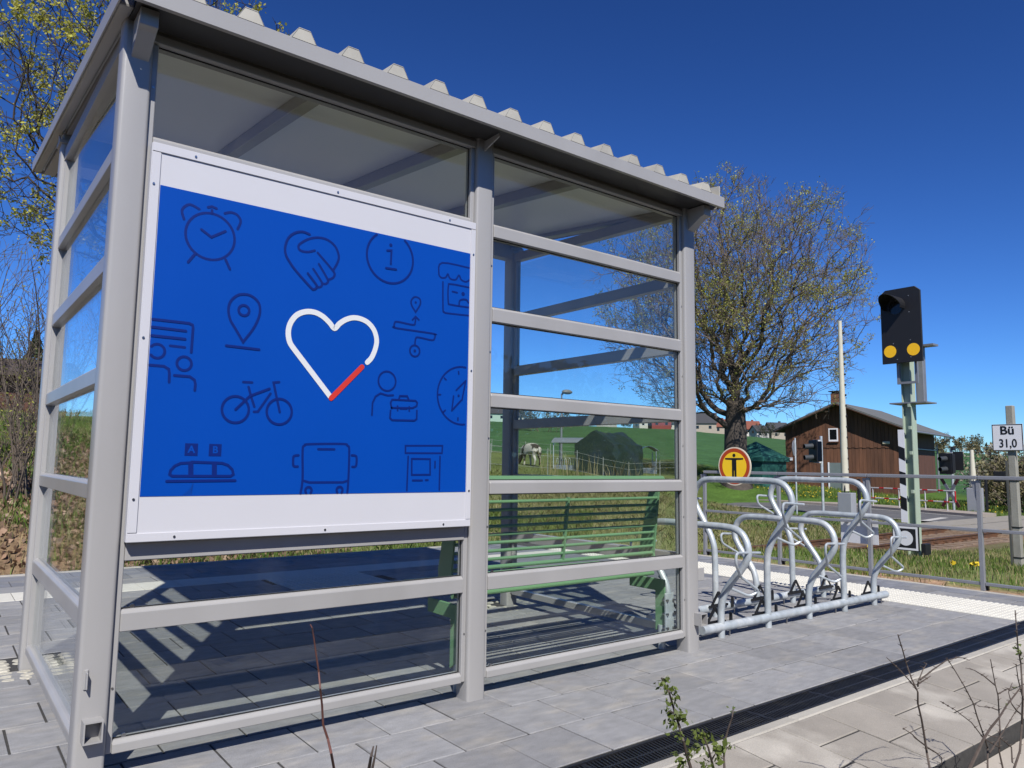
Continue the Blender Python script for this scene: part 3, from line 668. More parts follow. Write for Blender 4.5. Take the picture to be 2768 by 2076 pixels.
# corrugated sheet
pitch = .2098; x0r = .391-2*.2098
xs = [x0r+i*pitch for i in range(17)]
top = [(XL+.012, .0)]
for c in xs:
    if c-.05 > XL+.02 and c+.055 < XR: top += [(c-.052, 0), (c-.024, .05), (c+.024, .05), (c+.052, 0)]
top.append((XR-.012, .0))
vv = []; ff = []
yr = [YB+.018, YE-.02]
for j, y in enumerate(yr):
    for (xx, hh) in top: vv.append((xx, y, zr(y)+.074+hh))
for j, y in enumerate(yr):
    for (xx, hh) in top: vv.append((xx, y, zr(y)+.0725+hh))
m = len(top)
for i in range(m-1):
    ff.append((i, i+1, m+i+1, m+i)); ff.append((2*m+i+1, 2*m+i, 3*m+i, 3*m+i+1)); ff.append((i, 2*m+i, 2*m+i+1, i+1)); ff.append((m+i, m+i+1, 3*m+i+1, 3*m+i))
mb = MB(); mb.add(vv, ff); mb.build('roof_sheet', ROOFM, sh, fix=False)
# profile fillers set back under the ribs
for c in xs:
    if c-.05 > XL+.02 and c+.055 < XR: MB().add([(c-.049, YB+.0195, zr(YB)+.078), (c-.023, YB+.0195, zr(YB)+.128), (c+.023, YB+.0195, zr(YB)+.128), (c+.049, YB+.0195, zr(YB)+.078)], [(0, 1, 2, 3)]).build('rib_filler', ROOFM, sh, fix=False)
MB().prism([(YB+.016, zr(YB)+.068), (YE-.02, zr(YE)+.068), (YE-.02, zr(YE)+.135), (YB+.016, zr(YB)+.135)], 'x', XR-.03, XR-.022).build('sheet_end_cap', ROOFM, sh)
# brackets between posts and eave
for x0, x1, big in ((X1+.026, X1+.086, 1), (X2+.038, X2+.046, 0), (X3+.03, X3+.09, 1)):
    p = [(.002, 2.53), (.002, 2.663), (-.128, 2.663), (-.128, 2.60), (-.10, 2.592)] if big else [(.002, 2.61), (.002, 2.663), (-.12, 2.663), (-.12, 2.645)]
    MB().prism(p, 'x', x0, x1).build('eave_bracket', GREY, sh, bevel=.002, seg=1)
for x in (X1-.012, X3-.012): MB().box(x, x+W_+.024, YF-.012, YF+W_+.012, 2.795, 2.812).prism([(YF-.012, 2.812), (YF+.05, 2.812), (YF+.05, zr(YF+.05)-.01)], 'x', x, x+.008).prism([(YF-.012, 2.812), (YF+.05, 2.812), (YF+.05, zr(YF+.05)-.01)], 'x', x+W_+.016, x+W_+.024).build('post_cap', GREY, sh)

# ================================================================== BENCH
be = thing('bench', 'green tubular steel bench inside the shelter behind the right bay', 'bench', (2.35, .35, 0))
BX0, BX1 = 1.62, 3.075
def by(z): return .235-(z-.55)*.13
MB().tube([(BX0-.02, by(1.0)-.01, .995), (BX1+.02, by(1.0)-.01, .995)], .024, 14).build('top_rail', BENCH, be, smooth=True)
for i in range(9):
    z = .885-i*.0415; r = .0085 if i < 8 else .011
    MB().tube([(BX0, by(z), z), (BX1, by(z), z)], r, 10).build('backrest_slat', BENCH, be, smooth=True)
for i in range(11):
    y = .27+i*.038; MB().tube([(BX0, y, .445+.004*math.sin(i)), (BX1, y, .445+.004*math.sin(i))], .0085, 8).build('seat_slat', BENCH, be, smooth=True)
MB().tube([(BX0, .225, .432), (BX1, .225, .432)], .012, 10).build('seat_tube', BENCH, be, smooth=True)
MB().tube([(BX0, .69, .44), (BX1, .69, .44)], .014, 10).build('seat_tube', BENCH, be, smooth=True)
for x in (BX0+(BX1-BX0)*.5,): MB().prism([(by(.9)-.010, .90), (by(.9)+.010, .90), (by(.54)+.010, .545), (by(.54)-.010, .545)], 'x', x-.006, x+.006).build('backrest_strut', BENCH, be)
for x in (BX0, BX1):
    s = -1 if x == BX0 else 1
    a, b = sorted((x, x+s*.012))
    MB().prism([(by(1.0)-.012, 1.01), (by(1.0)+.03, 1.0), (by(.9)+.075, .90), (.34, .55), (.33, .46), (.20, .46), (by(.56)-.015, .55)], 'x', a, b).build('end_plate', BENCH, be, bevel=.002, seg=1)
    MB().prism([(.125, .405), (.41, .405), (.41, .335), (.20, .335), (.20, .10), (.125, .15)], 'x', a-.012, b-.012).build('support_arm', BENCH, be, bevel=.003, seg=1)
    MB().box(a-.03, b+.03, .10, .114, .09, .33).build('mounting_plate', GALV, be, bevel=.003, seg=1)
    for z in (.13, .21, .29):
        for dx in (-.022, .03): MB().cyl((x+dx, .09, z), (x+dx, .128, z), .008, 8).build('bolt', STEEL, be)
    MB().cyl((x, .16, 0), (x, .16, .14), .022, 12).build('foot', GALV, be, smooth=True)

# ================================================================== BICYCLE RACK
def fillet(pts, r, k=5):
    """polyline with rounded corners"""
    P = [np.array(p, float) for p in pts]; out = [P[0]]
    for a, b, c in zip(P, P[1:], P[2:]):
        u = (a-b)/np.linalg.norm(a-b); v = (c-b)/np.linalg.norm(c-b); q = min(r, .45*np.linalg.norm(a-b), .45*np.linalg.norm(c-b)); p0, p1 = b+u*q, b+v*q
        out += [p0*(1-t)**2+2*b*t*(1-t)+p1*t*t for t in np.linspace(0, 1, k)]
    return out+[P[-1]]
rk = thing('bicycle_rack', 'galvanised steel bicycle rack of five hoops beside the shelter', 'bicycle rack', (4.6, .35, 0))
MB().tube([(3.42, .135, .066), (5.78, .135, .066)], .028, 16).build('base_tube', GALV, rk, smooth=True)
MB().tube([(3.42, .565, .066), (5.78, .565, .066)], .028, 16).build('base_tube', GALV, rk, smooth=True)
TALL = [(.135, .0), (.135, .42), (.11, .54), (.06, .63), (-.03, .755), (-.065, .83), (-.05, .91), (.0, .965), (.09, .985), (.33, .985), (.60, .985), (.68, .962), (.735, .905), (.745, .83), (.71, .755), (.63, .63), (.585, .54), (.565, .42), (.565, .0)]
LOW = [(.135, .0), (.135, .17), (.11, .27), (.06, .345), (-.04, .465), (-.075, .54), (-.06, .62), (-.01, .675), (.08, .695), (.33, .695), (.60, .695), (.69, .675), (.74, .62), (.755, .54), (.72, .465), (.63, .345), (.585, .27), (.565, .17), (.565, .0)]
for i, x in enumerate((3.615, 4.13, 4.638, 5.129, 5.586)):
    pr = TALL if i % 2 else LOW; zo = 0 if i % 2 else -.29
    hp = MB().tube([(x, y, z) for y, z in smoothp(pr, 3)], .0225, 14).build('hoop', GALV, rk, smooth=True)
    for s in (0, 1):
        fy = (lambda y: y) if s == 0 else (lambda y: .70-y)
        w1 = [(x+.12, fy(-.078), .832+zo), (x-.14, fy(-.085), .848+zo), (x-.135, fy(-.08), .775+zo), (x+.02, fy(-.005), .68+zo)]
        MB().tube(fillet(w1, .035), .0085, 8).build('wheel_guide', GALV, hp, smooth=True)
        w2 = [(x+.005, fy(-.005), .69+zo), (x+.175, fy(-.03), .585+zo), (x+.12, fy(.005), .552+zo), (x+.0, fy(.055), .605+zo)]
        MB().tube(fillet(w2, .03), .0085, 8).build('wheel_guide', GALV, hp, smooth=True)
        yb = .135 if s == 0 else .565; sg = 1 if s == 0 else -1
        mb = MB()
        tri = [(-.11, .085), (.07, .085), (-.005, .185), (-.025, .185)]; inn = [(-.072, .10), (.04, .10), (-.010, .158), (-.020, .158)]
        o_ = len(mb.v); y0, y1 = yb+sg*.034, yb+sg*.040
        v = [(x+u, y, z) for y in (y0, y1) for poly in (tri, inn) for u, z in poly]
        f = []
        for a in range(4):
            b = (a+1) % 4; f += [(a, b, 4+b, 4+a), (8+a, 12+a, 12+b, 8+b), (a, 8+a, 8+b, b), (4+a, 4+b, 12+b, 12+a)]
        mb.add(v, f)
        mb.box(x-.12, x+.09, yb+sg*.03, yb+sg*.044, .078, .094)
        mb.build('tyre_bracket', BLACK, hp)
        for dx in (.15,): MB().prism([(x+dx-.011, .06), (x+dx+.011, .06), (x+dx+.010, .12), (x+dx+.005, .135), (x+dx-.005, .135), (x+dx-.010, .12)], 'y', *sorted((yb+sg*.03, yb+sg*.042))).build('tyre_peg', BLACK, hp)
for x in (3.7, 4.35, 5.0, 5.7):
    for y in (.135, .565): MB().cyl((x, y, 0), (x, y, .045), .006, 6).build('ground_bolt', STEEL, rk)

# ================================================================== RAILING AT THE PLATFORM END
RAILM = pm('grey_rail_paint', (.36, .37, .40), .4, .25, .06, 6)
fn = thing('railing', 'grey metal railing with three rails along the platform end', 'railing', (7.15, 1.5, 0))
YP = [-1.10, -.083, .935, 1.96, 2.98]
for y in YP:
    p_ = MB().prism([(7.125, 0), (7.165, 0), (7.165, .99), (7.135, .99)], 'y', y-.018, y+.018).build('post', RAILM, fn, bevel=.002, seg=1)
    MB().prism([(y+.018, .98), (y+.06, .98), (y+.018, .78)], 'x', 7.142, 7.150).build('gusset', RAILM, p_)
    MB().box(7.165, 7.20, y-.03, y+.03, .0, .07).build('foot_plate', BLACK, p_)
for z, h in ((1.01, .017), (.537, .014), (.06, .014)):
    for a, b in zip(YP, YP[1:]):
        if z > .9: MB().box(7.118, 7.172, a+.0015, b-.0015, z-h, z+h).build('rail', RAILM, fn, bevel=.006)
        else: MB().box(7.132, 7.158, a+.019, b-.019, z-h, z+h).build('rail', RAILM, fn, bevel=.004)
# plain white plate on the railing
wp = thing('sign_plate', 'blank white plate fixed below the middle rail of the platform railing', 'plate', (7.17, 1.065, .31))
MB().box(7.185, 7.19, .868, 1.262, .312, .556).build('plate', pm('white_sheet', (.78, .79, .82), .4, 0, .02, 4), wp)
for y in (.95, 1.18): MB().box(7.16, 7.185, y-.01, y+.01, .52, .55).build('clamp', RAILM, wp)
# round no-trespassing sign
rs = thing('round_sign', 'round yellow sign with red ring and black standing figure on the railing', 'sign', (7.1, 2.507, .86))
SY = pm('sign_yellow', (1.25, .80, .02), .4, 0, .03, 5); SRd = pm('sign_red_brown', (.58, .075, .01), .4, 0, .04, 5); SCr = pm('sign_cream', (.95, .85, .66), .5, 0, .04, 5); SBk = pm('sign_black', (.008, .008, .009), .4)
cy, cz, X_ = 2.507, 1.085, 7.098
MB().disc((X_, cy, cz), (0, -1, 0), (0, 0, 1), .226, -.012, 48).build('disc', SCr, rs)
for nm, r_, mt, k in (('red_ring', .212, SRd, .0005), ('yellow_field', .168, SY, .002)): MB().disc((X_-k, cy, cz), (0, -1, 0), (0, 0, 1), r_, .001, 48).build(nm, mt, rs)
xf = X_-.0036
mb = MB(); mb.disc((xf, cy, cz+.128), (0, -1, 0), (0, 0, 1), .021, .0008, 20)
fig = [(-.125, .097), (.125, .097), (.128, .088), (.122, .078), (.031, .074), (.031, -.05), (.030, -.17), (.005, -.17), (.003, -.05), (-.003, -.05), (-.005, -.17), (-.030, -.17), (-.031, -.05), (-.031, .074), (-.122, .078), (-.128, .088)]
mb.prism([(cy-u, cz+v) for u, v in fig], 'x', xf-.0008, xf); mb.build('figure', SBk, rs)
MB().box(7.1, 7.125, cy-.015, cy+.015, .9, 1.27).build('back_strap', GALV, rs)

# ================================================================== SIGNALS AND SIGNS BEYOND THE RAILING
MGREEN = pm('mast_green', (.50, .60, .47), .5, .05, .06, 6)
LGREY = pm('light_grey_steel', (.30, .31, .34), .45, .3, .08, 8)
SBLK = pm('signal_black', (.010, .010, .013), .55, 0, .1, 8)
SWHT = pm('plate_white', (1.0, 1.0, 1.05), .4, 0, .02, 5)
SYEL = pm('reflector_yellow', (1.3, .72, .01), .35, 0, .02, 8)
sg = thing('railway_signal', 'black railway signal head with two yellow discs on a pale green mast', 'signal', (11.33, 2.37, -.36))
mb = MB(); mb.box(11.27, 11.42, 2.30, 2.312, -.6, 2.95).box(11.27, 11.42, 2.43, 2.442, -.6, 2.95).box(11.33, 11.345, 2.312, 2.43, -.6, 2.95).build('mast', MGREEN, sg)
bd = MB().prism([(2.03, 2.685), (2.63, 2.685), (2.63, 3.77), (2.55, 3.835), (2.11, 3.835), (2.03, 3.765)], 'x', 11.10, 11.13).build('signal_board', SBLK, sg, bevel=.004, seg=1)
for y in (2.505, 2.16): MB().disc((11.0985, y, 2.872), (0, -1, 0), (0, 0, 1), .093, .001, 36).build('yellow_disc', SYEL, bd)
hd = MB(); n = 14
for k in range(n):
    a0, a1 = R(-20+220*k/n), R(-20+220*(k+1)/n); L0 = lambda a: .16+.22*max(0, math.sin(a)); r0 = .15
    c = (2.40, 3.56); p = [(11.099, c[0]+r0*math.cos(a0), c[1]+r0*math.sin(a0)), (11.099, c[0]+r0*math.cos(a1), c[1]+r0*math.sin(a1)), (11.099-L0(a1), c[0]+r0*math.cos(a1), c[1]+r0*.96*math.sin(a1)), (11.099-L0(a0), c[0]+r0*math.cos(a0), c[1]+r0*.96*math.sin(a0))]
    q = [(x, y+(c[0]-y)*.05, z-.006) for x, y, z in p]
    hd.add(p+q, [(0, 1, 2, 3), (7, 6, 5, 4), (3, 2, 6, 7), (0, 3, 7, 4), (1, 5, 6, 2)])
hd.build('hood', SBLK, bd, fix=False)
MB().disc((11.098, 2.40, 3.54), (0, -1, 0), (0, 0, 1), .10, .001, 24).build('lens', pm('lens_dark', (.02, .02, .022), .1), bd)
for u, v in ((2.2, 3.7), (2.2, 3.45), (2.45, 2.99), (2.2, 3.02), (2.4, 2.74), (2.2, 2.76)): MB().disc((11.099, u, v), (0, -1, 0), (0, 0, 1), .008, .003, 8).build('rivet', LGREY, bd)
mb = MB(); mb.box(11.2, 11.24, 2.16, 2.20, 2.37, 2.70).box(11.2, 11.24, 2.425, 2.465, 2.37, 2.70).box(11.2, 11.24, 2.2005, 2.4245, 2.37, 2.405).build('yoke', LGREY, sg)
MB().box(11.46, 11.56, 2.19, 2.31, 2.10, 2.95).build('back_box', LGREY, sg, bevel=.005, seg=1)
MB().box(11.25, 11.62, 2.08, 2.62, 2.075, 2.095).build('step_plate', LGREY, sg)
MB().box(11.44, 11.62, 2.02, 2.33, 2.955, 2.985).build('back_bracket', LGREY, sg)
for z in (.72, 1.30, 1.68, 2.02): MB().box(11.24, 11.27, 2.31, 2.345, z, z+.05).build('clip', MGREEN, sg)
mp_ = MB().box(11.2, 11.206, 2.394, 2.488, .28, 1.675).build('striped_plate', SWHT, sg)
for (a, b), (c, d) in (((1.43, 1.39), (1.25, 1.20)), ((1.05, 1.02), (.87, .83)), ((.68, .64), (.49, .45))):
    MB().prism([(2.488, a), (2.394, b), (2.394, d), (2.488, c)], 'x', 11.1975, 11.199).build('black_stripe', SBk, mp_)
db = thing('dot_board', 'square black board with white border and white dot, low on the signal mast', 'sign', (11.12, 2.395, -.13))
b_ = MB().box(11.105, 11.13, 2.205, 2.585, -.125, .24).build('board', SBLK, db)
for q in ((2.217, 2.573, .20, .228), (2.217, 2.573, -.113, -.085), (2.217, 2.245, -.0845, .1995), (2.545, 2.573, -.0845, .1995)): MB().box(11.1025, 11.104, q[0], q[1], q[2], q[3]).build('white_border', SWHT, b_)
MB().disc((11.1035, 2.395, .057), (0, -1, 0), (0, 0, 1), .108, .0015, 40).build('white_dot', SWHT, b_)
MB().box(11.13, 11.29, 2.34, 2.42, .02, .08).build('arm', LGREY, db)
MB().box(11.15, 11.32, 2.13, 2.20, -.17, -.01).build('junction_box', SBLK, db, bevel=.006)
CONC = pm('weathered_concrete', (.36, .35, .31), .9, 0, .15, 6, bump=.3, bscale=60)
bu = thing('kilometre_post', 'concrete post with the white Bü 31,0 sign at the right edge', 'sign post', (12.33, 1.345, -.4))
MB().prism([(1.292, -.6), (1.402, -.6), (1.397, 2.05), (1.30, 2.05)], 'x', 12.3, 12.40).build('post', CONC, bu, bevel=.008, seg=1)
pl_ = MB().box(12.27, 12.278, 1.172, 1.582, 1.37, 1.77).build('sign_plate', SWHT, bu, bevel=.002, seg=1)
for q in ((1.174, 1.580, 1.757, 1.768), (1.174, 1.580, 1.372, 1.383), (1.174, 1.185, 1.3835, 1.7565), (1.569, 1.580, 1.3835, 1.7565)): MB().box(12.2675, 12.2685, *q).build('black_border', SBk, pl_)
text_mesh('Bü', .175, lambda u, v: (12.2672, 1.378-u, 1.672+v), SBk, 'lettering', pl_, bold=.004, sx=1.05)
text_mesh('31,0', .175, lambda u, v: (12.2672, 1.375-u, 1.478+v), SBk, 'lettering', pl_, bold=.003, sx=.80)
MB().box(12.28, 12.3, 1.32, 1.375, 1.4, 1.74).build('bracket', LGREY, bu)
MB().box(12.28, 12.40, 1.43, 1.60, .905, 1.065).build('dark_box', SBLK, bu, bevel=.01)
MB().box(12.28, 12.30, 1.40, 1.43, -.3, 1.22).build('back_rail', pm('old_zinc', (.16, .16, .15), .6, .4, .1, 6), bu)
for z in (.24, .92, -.2): MB().box(12.292, 12.41, 1.285, 1.405, z, z+.014).build('band', SBLK, bu)
MB().tube([(12.31, 1.45, .92), (12.3, 1.43, .7), (12.3, 1.42, .3), (12.31, 1.415, -.35)], .008, 6).build('cable', SBLK, bu)

# ================================================================== LEVEL CROSSING EQUIPMENT
GZ = -.8
def pole_light(x, y, label, ang, top, cross=True):
    t = thing('crossing_light', label, 'traffic light', (x, y, GZ), 'level crossing lights')
    MB().cyl((x, y, GZ-.1), (x, y, top), .055, 12).build('pole', GALV, t, smooth=True)
    c, s = math.cos(ang), math.sin(ang)       # direction the lamps face
    M = Matrix.Translation((x, y, 0)) @ Matrix.Rotation(ang, 4, 'Z')
    zc = top-.65
    b = MB().box(.12, .40, -.28, .28, zc-.42, zc+.42, M).build('lamp_box', SBLK, t, bevel=.03)
    mb = MB(); mb.box(.36, .39, -.33, .33, zc-.47, zc+.47, M).build('backing_board', SBLK, b)
    for dz in (-.25, .22):
        p = [(M @ Vector((.40, 0, zc+dz))), (M @ Vector((.78, 0, zc+dz-.02)))]
        MB().tube([tuple(q) for q in p], [.115, .10], 14, cap=False).build('visor', pm('visor_grey', (.09, .10, .11), .35, .3, .1, 6), b, fix=False)
        MB().disc(tuple(M @ Vector((.405, 0, zc+dz))), (-s, c, 0), (0, 0, 1), .10, .004, 16).build('lens', pm('lens_dark', (.02, .02, .022), .1), b)
    for dz in (.46, -.46): MB().box(.0, .36, -.03, .03, zc+dz-.03, zc+dz+.03, M).build('bracket', pm('white_bracket', (.6, .6, .6), .5), t)
    if cross:
        for sg_ in (-1, 1):
            M2 = M @ Matrix.Translation((.2, 0, .05)) @ Matrix.Rotation(sg_*R(33), 4, 'X')
            a = MB().box(-.012, .012, -.07, .07, -.75, .75, M2).build('cross_arm', LGREY, t)
            for e in (-1, 1): MB().box(-.014, .014, -.072, .072, *sorted((e*.45, e*.752)), M2).build('red_end', pm('sign_red', (.10, .02, .02), .4), a)
    return t
pole_light(29.35, 14.06, 'crossing light on grey pole in front of the wooden barn wall', R(150), 2.42, False)
t2 = pole_light(36.1, 11.64, 'crossing light with white cross at the far end of the red and white barrier rail', R(165), 2.0)
MB().box(36.0, 36.25, 11.52, 11.62, 1.95, 2.12).build('camera_box', SBLK, t2)
MB().box(36.46, 36.49, 11.3, 11.75, 1.05, 1.9).build('second_backing', SBLK, t2)
tp = thing('edge_on_sign', 'thin grey post with a round sign seen edge on before the barn', 'sign post', (27.92, 14.4, GZ))
MB().cyl((27.92, 14.4, GZ-.1), (27.92, 14.4, 2.3), .032, 10).build('post', GALV, tp, smooth=True)
MB().disc((27.88, 14.43, 1.88), (.95, .3, 0), (0, 0, 1), .33, .02, 32).build('disc', LGREY, tp)
def barrier(x, y, label, zt, h, tilt=0.):
    t = thing('barrier_drive', label, 'barrier', (x, y, GZ), 'raised level crossing barriers')
    MB().box(x-.2, x+.2, y-.28, y+.28, GZ-.05, h).build('cabinet', pm('cabinet_grey', (.40, .41, .45), .5, 0, .04, 6), t, bevel=.02)
    MB().box(x+.22, x+.34, y-.40, y-.31, GZ-.05, h+.55).build('side_arm', SBLK, t, bevel=.01)
    b = MB().tube([(x, y+.05, h+.06), (x+tilt*.5, y+.05, h+(zt-h)*.42), (x+tilt, y+.05, zt)], [.15, .12, .075], 12).build('boom', pm('boom_cream', (.72, .68, .54), .5, 0, .06, 4), t, smooth=True)
    k = int((zt-h)/.42)
    for i in range(k):
        z = h+.5+i*.42
        if z < zt-.1: MB().sphere((x+tilt*(z-h)/(zt-h)+.03, y-.07, z), .045, 8, 5).build('boom_rivet', SBLK, b)
    for sx in (-1, 1): MB().tube([(x+sx*.16, y, h-.1), (x+sx*.10, y, h+.35), (x+sx*.04, y, h+.55)], .03, 6).build('hinge', SBLK, t)
    return t
barrier(28.2, 12.4, 'tall cream raised barrier boom on grey cabinet before the barn', 7.0, .12)
barrier(36.56, 10.92, 'slim white raised barrier boom on grey cabinet right of the barn', 1.98, .28)
gr = thing('guard_rail', 'red and white tubular guard rail along the far pavement', 'guard rail', (35.1, 13.2, GZ))
GW = pm('rail_white', (.62, .62, .62), .5, 0, .05, 8); GRd = pm('rail_red', lin(190, 24, 30), .5, 0, .05, 8)
ga, gb = np.array((35.75, 15.6)), np.array((34.55, 10.95))
for z in (.16, -.32):
    r1 = MB().tube([(*ga, z), (*gb, z)], .03, 8).build('rail', GW, gr, smooth=True)
    for k in range(6):
        f0 = (k+.25+(.35 if z < 0 else 0))/6.3; p0 = ga+(gb-ga)*f0; p1 = ga+(gb-ga)*(f0+.055)
        MB().tube([(*p0, z), (*p1, z)], .034, 8).build('red_band', GRd, r1)
for f0 in (0, 1):
    p = ga+(gb-ga)*f0; MB().tube([(*p, .16), (*p, -.32)], .034, 8).build('end_bend', GRd, gr)
for f0 in (.12, .42, .70, .92):
    p = ga+(gb-ga)*f0; MB().cyl((*p, GZ), (*p, .13), .028, 8).build('post', GW, gr)

# ================================================================== WOODEN BARN AND SMALL SHEDS
WOOD = pm('brown_weatherboard', (.165, .07, .036), .8, 0, .3, 5, bump=.3, bscale=30, stretch=(1, 1, .15), obj_rand=.22)
WOODD = pm('brown_wall', (.13, .052, .032), .8, 0, .25, 5, stretch=(1, 1, .1), bump=.3, bscale=30)
ROOFG = pm('grey_roofing_felt', (.15, .155, .155), .85, 0, .12, 3, bump=.2)
A = np.array((46.7, 18.7)); e_ = np.array((math.sin(R(80)), math.cos(R(80)))); g_ = np.array((-e_[1], e_[0])); BW, BL, BE, BR, BG = 7.2, 8.4, 3.70, 5.22, -.95
MH = Matrix(((e_[0], g_[0], 0, A[0]), (e_[1], g_[1], 0, A[1]), (0, 0, 1, 0), (0, 0, 0, 1)))   # local x = along the ridge, y = along the gable (right to left)
hs = thing('wooden_barn', 'brown wooden barn with low grey gable roof and brick chimney beyond the road', 'barn', (float(A[0]), float(A[1]), BG))
T = lambda mb: setattr(mb, 'v', [tuple(MH @ Vector(p)) for p in mb.v]) or mb
def lev(y): return BE+(BR-BE)*(1-abs(y-BW/2)/(BW/2))
T(MB().box(.05, BL, .05, BW-.05, BG, BE).prism([(.05, BE), (BW-.05, BE), (BW/2, BR-.02)], 'x', .05, BL)).build('wall', WOODD, hs)
npl = 32; pw = BW/npl
for i in range(npl):
    y0, y1 = i*pw+.006, (i+1)*pw-.006
    for (za_, zb_, xo) in ((BG, 2.44, .0), (2.40, None, -.035)):
        if zb_ is None: p = [(y0, za_-.04*(i % 2)), (y1, za_-.04*(i % 2)), (y1, lev(y1)-.03), (y0, lev(y0)-.03)]
        else:
            if za_ == BG and 3.42 < (y0+y1)/2 < 4.38: za_ = 1.42
            p = [(y0, za_), (y1, za_), (y1, zb_), (y0, zb_)]
        T(MB().prism(p, 'x', xo-.005*(i % 2), xo+.045)).build('plank', WOOD, hs)
dr = T(MB().box(-.02, .04, 3.42, 4.38, BG, 1.42)).build('door', pm('door_grey_blue', (.20, .25, .25), .6, 0, .05, 4), hs)
T(MB().box(-.06, .0, 4.34, 4.42, BG, 1.45)).build('door_frame', SWHT, dr)
wn = T(MB().box(-.06, .02, 3.72, 4.32, 2.80, 3.66)).build('window', SWHT, hs)
T(MB().box(-.065, -.058, 3.80, 4.24, 2.92, 3.58)).build('pane', pm('dark_pane', (.01, .012, .015), .1), wn)
T(MB().box(-.14, -.03, 3.68, 4.36, 2.74, 2.80)).build('sill', WOODD, wn)
T(MB().box(-.12, -.04, .62, 1.05, 2.60, 2.78)).build('wall_lamp', pm('lamp_cream', (.75, .66, .48), .4), hs, bevel=.06)
T(MB().box(-.06, .0, 6.75, 6.95, 1.55, 1.75)).build('house_number', SWHT, hs)
for s in (0, 1):
    ye, yr_ = (-.85, BW/2) if s == 0 else (BW+.55, BW/2)
    ze = BE-.0-(BR-BE)/(BW/2)*(.85 if s == 0 else .55)
    p = [(ye, ze), (yr_, BR), (yr_, BR+.11), (ye, ze+.11)]
    r_ = T(MB().prism(p, 'x', -.75, BL+.6)).build('roof', ROOFG, hs)
    T(MB().prism([(ye, ze-.05), (yr_, BR-.06), (yr_, BR-.002), (ye, ze-.002)], 'x', -.74, -.66)).build('barge_board', WOODD, r_)
    if s == 0:
        T(MB().tube([(-.75, ye-.06, ze), (BL+.6, ye-.06, ze)], .065, 8)).build('gutter', LGREY, r_)
        T(MB().tube([(BL+.3, ye-.05, ze-.03), (BL+.3, ye+.05, ze-.25), (BL+.25, -.05, ze-.55), (BL+.2, -.05, BG)], .045, 8)).build('downpipe', LGREY, r_)
T(MB().box(.0, BL+.02, -.05, .06, 2.36, 2.42)).build('flashing', LGREY, hs)
T(MB().box(3.4, 3.75, -.03, .06, 1.45, 1.75)).build('wall_vent', SBLK, hs)
ch_ = T(MB().box(1.1, 1.65, BW/2+.35, BW/2+.9, BR-.4, BR+.85)).build('chimney', pm('chimney_brick', (.26, .12, .075), .9, 0, .3, 10), hs)
for i in range(9):
    z = BR+.0+i*.092
    for j in range(2):
        yj = BW/2+.345+j*.28+(.09 if i % 2 else 0)
        T(MB().box(1.085, 1.10, yj, min(yj+.25, BW/2+.905), z, z+.08)).build('brick', MATS['chimney_brick'], ch_)
T(MB().box(.98, 1.77, BW/2+.23, BW/2+1.02, BR+.95, BR+1.0).box(1.15, 1.6, BW/2+.4, BW/2+.85, BR+.85, BR+.95)).build('chimney_cap', SBLK, ch_)
# low arched shed left of the barn
sd = thing('arched_shed', 'low brown shed with dark arched roof leaning against the barn', 'shed', (46.5, 27.0, -.9))
p0 = A+g_*7.5+e_*1.0
M3 = Matrix(((e_[0], g_[0], 0, p0[0]), (e_[1], g_[1], 0, p0[1]), (0, 0, 1, 0), (0, 0, 0, 1)))
T3_ = lambda mb: setattr(mb, 'v', [tuple(M3 @ Vector(p)) for p in mb.v]) or mb
T3_(MB().box(0, 2, 0, 2.4, -1, 1.0)).build('wall', WOODD, sd)
for i in range(9): T3_(MB().box(-.03, -.001, .02, 2.38, -.9+i*.205, -.9+i*.205+.19)).build('plank', WOOD, sd)
arc = [(-.1+2.6*k/8, 1.0+.45*math.sin(math.pi*k/8)) for k in range(9)]
T3_(MB().prism(arc+[(y, z+.08) for y, z in arc[::-1]], 'x', -.2, 2.1)).build('roof', SBLK, sd)
T3_(MB().box(-.06, -.031, .35, .95, .0, .75)).build('window', SWHT, sd)
# green garden tent
def place(px_, py_, d):
    p = at_depth(px_, py_, d); return float(p[0]), float(p[1]), ground(float(p[0]), float(p[1]))
TENT = pm('tent_green', (.016, .11, .09), .6, 0, .2, 3, c2=(.03, .16, .13))
tx, ty, tz = place(2045, 1300, 47)
tn = thing('garden_tent', 'teal green canvas garden tent beside the big bare tree', 'tent', (tx, ty, tz))
MB().box(tx-1.3, tx+1.3, ty-1.3, ty+1.3, tz-.2, tz+1.75).build('side_cloth', TENT, tn)
zt = tz+1.75; mb = MB(); mb.add([(tx-1.45, ty-1.45, zt-.08), (tx+1.45, ty-1.45, zt-.08), (tx+1.45, ty+1.45, zt-.08), (tx-1.45, ty+1.45, zt-.08), (tx, ty, zt+.95)], [(0, 1, 4), (1, 2, 4), (2, 3, 4), (3, 0, 4), (3, 2, 1, 0)]); mb.build('canopy', TENT, tn)
MB().box(tx-1.46, tx+1.46, ty-1.46, ty+1.46, zt-.32, zt-.081).build('valance', TENT, tn)

